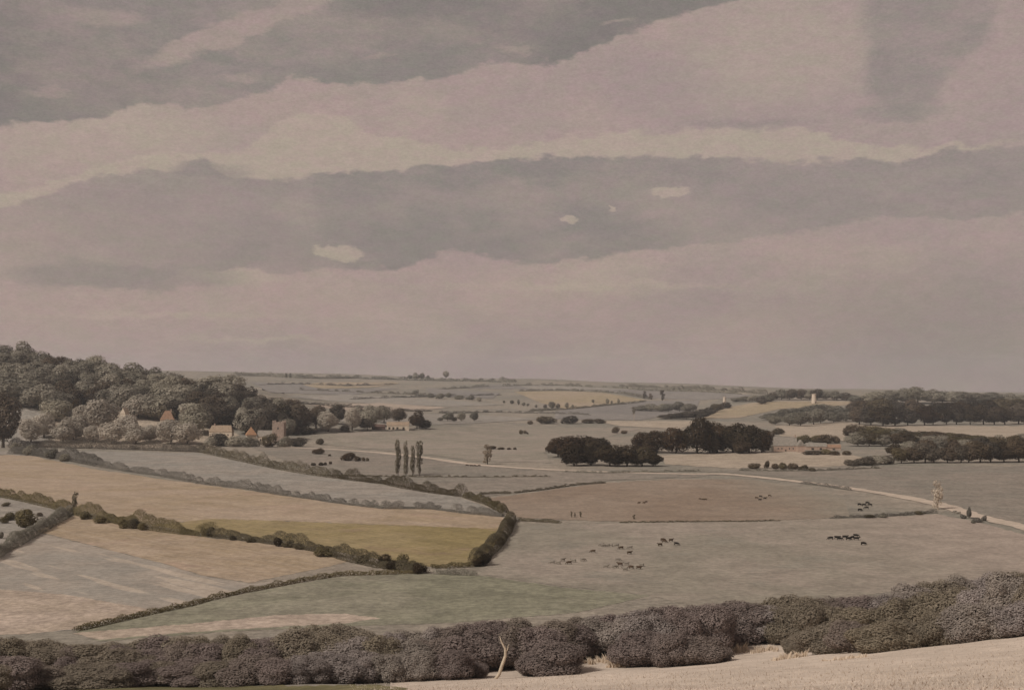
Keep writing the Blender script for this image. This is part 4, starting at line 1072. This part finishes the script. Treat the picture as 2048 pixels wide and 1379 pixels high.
herd([(1201, 1092), (1207, 1093), (1214, 1093), (1221, 1093), (1233, 1093), (1242, 1098), (1260, 1097)], ['cow_dun', 'cow_dun', 'cow_dun', 'cow_brown'], 'cattle in the upper row of the wide pasture', 'upper row of cattle in the wide pasture', .95)
herd([(1320, 1092), (1326, 1082), (1329, 1085), (1342, 1083), (1353, 1090)], ['cow_black', 'cow_brown'], 'dark cattle in the middle of the wide pasture', 'dark cattle in the middle of the wide pasture', 1.0)
herd([(1104, 1127), (1116, 1128), (1126, 1122), (1138, 1128), (1147, 1124), (1166, 1122), (1186, 1105)], ['cow_dun', 'cow_dun', 'cow_brown'], 'grey cattle in the left of the wide pasture', 'grey cattle in the left of the wide pasture', .95)
herd([(1212, 1135), (1230, 1136), (1236, 1121), (1240, 1131), (1250, 1141), (1253, 1130), (1262, 1137), (1278, 1138), (1283, 1132), (1259, 1108)], ['cow_dun', 'cow_dun', 'cow_brown'], 'grey cattle loosely gathered in the near part of the pasture', 'grey cattle in the near part of the pasture', .95)
herd([(1910, 1026), (1917, 1028)], 'cow_dun', 'grey cattle beside the road right of the pale tree', 'grey cattle beside the road', 1.1)

# ------------------------------------------------------------------ haze
def haze(density):
    bm = bmesh.new(); box(bm, -9600, 9600, -9600, 9600, -12, 260)
    me = bpy.data.meshes.new('haze'); bm.to_mesh(me); bm.free()
    m = bpy.data.materials.new('valley_air'); m.use_nodes = True; nt = m.node_tree; nt.nodes.clear()
    o_ = nt.nodes.new('ShaderNodeOutputMaterial'); v = nt.nodes.new('ShaderNodeVolumePrincipled')
    v.inputs['Color'].default_value = (.86, .86, .90, 1); v.inputs['Density'].default_value = density; v.inputs['Anisotropy'].default_value = 0.1
    nt.links.new(v.outputs[0], o_.inputs['Volume'])
    me.materials.append(m)
    tag(link('haze', me), 'thin pale air over the valley', 'haze', kind='stuff')
haze(0.00006)

# ------------------------------------------------------------------ sky and sun
SUN_EL, SUN_AZ = math.radians(43), math.radians(-125)     # azimuth from +Y, clockwise: behind the left shoulder
sun = bpy.data.lights.new('sun', 'SUN'); sun.energy = 1.5; sun.angle = math.radians(12); sun.color = (1.0, .95, .87)
so = link('sun', sun)
sd = Vector((math.sin(SUN_AZ) * math.cos(SUN_EL), math.cos(SUN_AZ) * math.cos(SUN_EL), math.sin(SUN_EL)))
so.rotation_euler = sd.to_track_quat('Z', 'Y').to_euler(); so.location = (0, 0, 400)

W = bpy.data.worlds.new('World'); sc.world = W; W.use_nodes = True
nt = W.node_tree; nt.nodes.clear(); LN = nt.links
def nd(t): return nt.nodes.new(t)
def put(sock, v):
    if isinstance(v, (int, float, tuple)): sock.default_value = v
    else: LN.new(v, sock)
def mth(op, a, b=0.0, c=0.0):
    n = nd('ShaderNodeMath'); n.operation = op
    put(n.inputs[0], a); put(n.inputs[1], b); put(n.inputs[2], c)
    return n.outputs[0]
def step(x, a, b, lo=0.0, hi=1.0):
    n = nd('ShaderNodeMapRange'); n.interpolation_type = 'SMOOTHSTEP'; put(n.inputs[0], x)
    for i, v in enumerate((a, b, lo, hi)): put(n.inputs[i + 1], v)
    return n.outputs[0]
def azel(U, V):
    d = dirs(U, V); return math.atan2(d[0], d[1]), math.asin(d[2] / np.linalg.norm(d))
AZ0, AZ1, EL0, EL1 = -.45, .45, -.02, .40
tcn = nd('ShaderNodeTexCoord').outputs['Generated']
sx = nd('ShaderNodeSeparateXYZ'); LN.new(tcn, sx.inputs[0])
az = mth('ARCTAN2', sx.outputs[0], sx.outputs[1]); el = mth('ARCSINE', sx.outputs[2])
# wind torn edges: the sky direction is stirred by noise
cxyz = nd('ShaderNodeCombineXYZ'); put(cxyz.inputs[0], az); put(cxyz.inputs[1], mth('MULTIPLY', el, 2.2))
def wn(scale, detail=4, rough=.6, off=0.0):
    n = nd('ShaderNodeTexNoise'); n.inputs['Scale'].default_value = scale; n.inputs['Detail'].default_value = detail; n.inputs['Roughness'].default_value = rough
    vm = nd('ShaderNodeVectorMath'); vm.operation = 'ADD'; LN.new(cxyz.outputs[0], vm.inputs[0]); vm.inputs[1].default_value = (off, off * .7, off * 1.3)
    LN.new(vm.outputs[0], n.inputs['Vector']); return n.outputs['Fac']
bil = mth('MULTIPLY', mth('ABSOLUTE', mth('SUBTRACT', wn(34, 3, .5, 6.1), .5)), .020)
wob = mth('SUBTRACT', mth('MULTIPLY', mth('SUBTRACT', wn(30, 6, .6), .5), .018), bil)
wob2 = mth('MULTIPLY', mth('SUBTRACT', wn(22, 5, .58, 3.1), .5), .035)
elw = mth('ADD', el, wob); azw = mth('ADD', az, wob2)
def curve(pts, src=None):
    """elevation of a cloud edge along the azimuth, from photo pixels"""
    n = nd('ShaderNodeFloatCurve')
    mr = nd('ShaderNodeMapRange'); put(mr.inputs[0], src if src is not None else az); mr.inputs[1].default_value = AZ0; mr.inputs[2].default_value = AZ1
    LN.new(mr.outputs[0], n.inputs['Value'])
    cm = n.mapping.curves[0]
    P = []
    for U, V in pts:
        a, e = azel(U, V); P.append(((a - AZ0) / (AZ1 - AZ0), (e - EL0) / (EL1 - EL0)))
    cm.points[0].location = P[0]; cm.points[1].location = P[-1]
    for p in P[1:-1]: cm.points.new(*p)
    for p in cm.points: p.handle_type = 'AUTO_CLAMPED'
    n.mapping.use_clip = False; n.mapping.update()
    return mth('MULTIPLY_ADD', n.outputs[0], EL1 - EL0, EL0)
def amount(pts):
    """plain value along the azimuth: (U, value 0..1)"""
    n = nd('ShaderNodeFloatCurve')
    mr = nd('ShaderNodeMapRange'); put(mr.inputs[0], az); mr.inputs[1].default_value = AZ0; mr.inputs[2].default_value = AZ1
    LN.new(mr.outputs[0], n.inputs['Value'])
    cm = n.mapping.curves[0]
    P = [((azel(U, 500)[0] - AZ0) / (AZ1 - AZ0), v) for U, v in pts]
    cm.points[0].location = P[0]; cm.points[1].location = P[-1]
    for p in P[1:-1]: cm.points.new(*p)
    n.mapping.update()
    return n.outputs[0]
SOFT = .0019
def above(c, soft=SOFT): return step(mth('SUBTRACT', elw, c), -soft, soft)
def below(c, soft=SOFT): return step(mth('SUBTRACT', c, elw), -soft, soft)
def blob(U, V, rx, ry, soft=.25, slope=0.0):
    a, e = azel(U, V)
    dx = mth('DIVIDE', mth('SUBTRACT', azw, a), rx / FP)
    dy = mth('DIVIDE', mth('SUBTRACT', mth('SUBTRACT', elw, e), mth('MULTIPLY', mth('SUBTRACT', az, a), slope)), ry / FP)
    d = mth('SQRT', mth('ADD', mth('MULTIPLY', dx, dx), mth('MULTIPLY', dy, dy)))
    return step(d, 1 - soft, 1 + soft, 1.0, 0.0)
def mul(a, b): return mth('MULTIPLY', a, b)
def cm(fac, a, b):
    n = nd('ShaderNodeMix'); n.data_type = 'RGBA'; put(n.inputs[0], fac); put(n.inputs[6], a); put(n.inputs[7], b); return n.outputs[2]
K = 1.0 / EX
PINK = S(171, 150, 141, K); CREAM = S(176, 159, 144, K); GREY = S(139, 129, 122, K); DGREY = S(128, 119, 113, K); MAUVE = S(162, 143, 137, K)
col = cm(step(wn(5, 3, .5, 7.7), .38, .66), PINK, MAUVE)
col = cm(mul(step(wn(9, 4, .55, 1.7), .5, .7), .5), col, CREAM)
# lower sky, a touch duller to the right
col = cm(mul(step(az, azel(1330, 600)[0], azel(1420, 600)[0]), mul(step(el, azel(1024, 440)[1], azel(1024, 520)[1], 1.0, 0.0), .55)), col, MAUVE)
col = cm(mul(blob(1900, 690, 260, 90, .8), .55), col, GREY)
col = cm(mul(blob(1700, 590, 300, 60, .9), .35), col, GREY)
# cream mounds behind the middle bank
c_mid_top = curve([(-200, 420), (60, 405), (150, 372), (250, 347), (360, 345), (400, 325), (445, 350), (500, 360), (600, 357), (700, 346), (850, 336), (1024, 325), (1200, 315), (1400, 320), (1600, 328), (1800, 320), (2048, 290), (2300, 280)])
c_cream = curve([(-200, 400), (60, 380), (300, 310), (480, 305), (560, 250), (620, 232), (700, 245), (760, 275), (850, 290), (950, 300), (1100, 285), (1300, 268), (1500, 262), (1680, 275), (1760, 300), (2048, 288), (2300, 280)])
col = cm(mul(mul(below(c_cream), above(c_mid_top)), .85), col, CREAM)
col = cm(mul(blob(1560, 110, 170, 95, .5), .55), col, CREAM)
col = cm(mul(blob(240, 290, 330, 60, .6), .45), col, CREAM)
# middle grey bank
c_mid_bot = curve([(-200, 560), (60, 578), (200, 582), (300, 570), (380, 548), (500, 547), (600, 545), (700, 542), (800, 538), (850, 520), (950, 505), (1010, 518), (1080, 530), (1200, 518), (1300, 500), (1500, 482), (1650, 458), (1720, 440), (1850, 436), (1950, 441), (2048, 430), (2300, 430)])
m2 = mul(above(c_mid_top), 1.0); m2 = mul(below(c_mid_top), above(c_mid_bot))
a2 = amount([(-200, .35), (100, .4), (330, .55), (560, .75), (800, 1.0), (1150, 1.0), (1400, .72), (1700, .65), (2048, .75), (2300, .7)])
tex2 = mul(step(wn(12, 6, .6, 5.2), .28, .7, .5, 1.12), step(wn(40, 5, .6, 15.2), .25, .5, .8, 1.0))
col = cm(mul(mul(m2, a2), tex2), col, GREY)
for (U, V, rx, ry, sl) in ((675, 509, 46, 11, -.06), (1342, 386, 38, 12, 0), (1128, 440, 24, 7, 0), (1213, 420, 9, 3.5, 0)):
    col = cm(mul(blob(U, V, rx, ry, .15, sl), .85), col, CREAM)
col = cm(mul(blob(455, 558, 90, 12, .5), .8), col, CREAM)
for (U, V, rx, ry) in ((520, 684, 150, 5), (1080, 723, 70, 4), (290, 632, 230, 6), (1180, 575, 260, 8)):
    col = cm(mul(blob(U, V, rx, ry, .8), .65), col, CREAM)
# top left dark cloud
c_top = curve([(-200, 262), (0, 252), (130, 243), (200, 238), (270, 215), (330, 214), (400, 217), (450, 205), (550, 182), (600, 156), (660, 166), (760, 173), (900, 160), (1000, 130), (1100, 130), (1200, 92), (1290, 56), (1400, 26), (1500, 5), (1700, -60), (2300, -120)])
m1 = above(c_top)
slit = mul(blob(500, 52, 200, 24, .25, .42), .75)
m1 = mul(m1, mth('SUBTRACT', 1.0, slit))
col = cm(mul(m1, mul(step(wn(10, 6, .6, 9.3), .28, .7, .52, 1.12), step(wn(34, 5, .6, 19.2), .25, .5, .8, 1.0))), col, cm(step(wn(4, 3, .5, 2.2), .35, .65), GREY, DGREY))
for (U, V, rx, ry, sl) in ((480, 160, 34, 8, .1), (215, 40, 60, 12, .0), (1020, 104, 30, 7, 0), (90, 190, 40, 8, 0), (760, 120, 26, 5, .2), (1240, 48, 30, 6, .3)):
    col = cm(mul(blob(U, V, rx, ry, .6, sl), .45), col, PINK)
# grey puff at the upper right
col = cm(mul(mth('MAXIMUM', blob(1855, 40, 120, 85, .2), blob(1812, 130, 74, 92, .25)), mul(step(wn(16, 5, .6, 21.0), .3, .65, .5, 1.0), .75)), col, GREY)
col = cm(mul(blob(250, 556, 210, 24, .25), .55), col, GREY)
col = cm(mul(blob(420, 345, 75, 15, .3), .5), col, GREY)
col = cm(mul(blob(1790, 232, 80, 14, .4), .5), col, GREY)
col = cm(mul(blob(1480, 250, 120, 10, .6), .4), col, GREY)
# vapour grain
gr = wn(420, 3, .7, 4.4)
vs_ = nd('ShaderNodeVectorMath'); vs_.operation = 'SCALE'; LN.new(col, vs_.inputs[0]); LN.new(mul(step(gr, .25, .75, .90, 1.09), step(wn(90, 5, .7, 8.8), .25, .75, .95, 1.05)), vs_.inputs['Scale'])
tint_ = cm(step(wn(55, 4, .65, 12.3), .3, .7), (1.03, .985, 1.02, 1), (.975, 1.015, .965, 1))
vt_ = nd('ShaderNodeVectorMath'); vt_.operation = 'MULTIPLY'; LN.new(vs_.outputs[0], vt_.inputs[0]); LN.new(tint_, vt_.inputs[1])
bg1 = nd('ShaderNodeBackground'); LN.new(vt_.outputs[0], bg1.inputs[0]); bg1.inputs[1].default_value = 1.0
sk = nd('ShaderNodeTexSky'); sk.sky_type = 'NISHITA'; sk.sun_disc = False; sk.sun_elevation = SUN_EL; sk.sun_rotation = SUN_AZ
sk.air_density = 1.0; sk.dust_density = 4.0
bg2 = nd('ShaderNodeBackground'); LN.new(sk.outputs[0], bg2.inputs[0]); bg2.inputs[1].default_value = 0.05
mx = nd('ShaderNodeMixShader'); mx.inputs[0].default_value = 0.94      # cloud cover: a little clear sky comes through everywhere
LN.new(bg2.outputs[0], mx.inputs[1]); LN.new(bg1.outputs[0], mx.inputs[2])
wo = nd('ShaderNodeOutputWorld'); LN.new(mx.outputs[0], wo.inputs[0])

# ------------------------------------------------------------------ render settings
sc.view_settings.view_transform = 'Standard'
try: sc.view_settings.look = 'None'
except Exception: pass
sc.view_settings.exposure = EXPO; sc.view_settings.gamma = 1
sc.render.engine = 'CYCLES'
sc.cycles.max_bounces = 5; sc.cycles.diffuse_bounces = 4; sc.cycles.volume_bounces = 0
sc.cycles.use_denoising = True
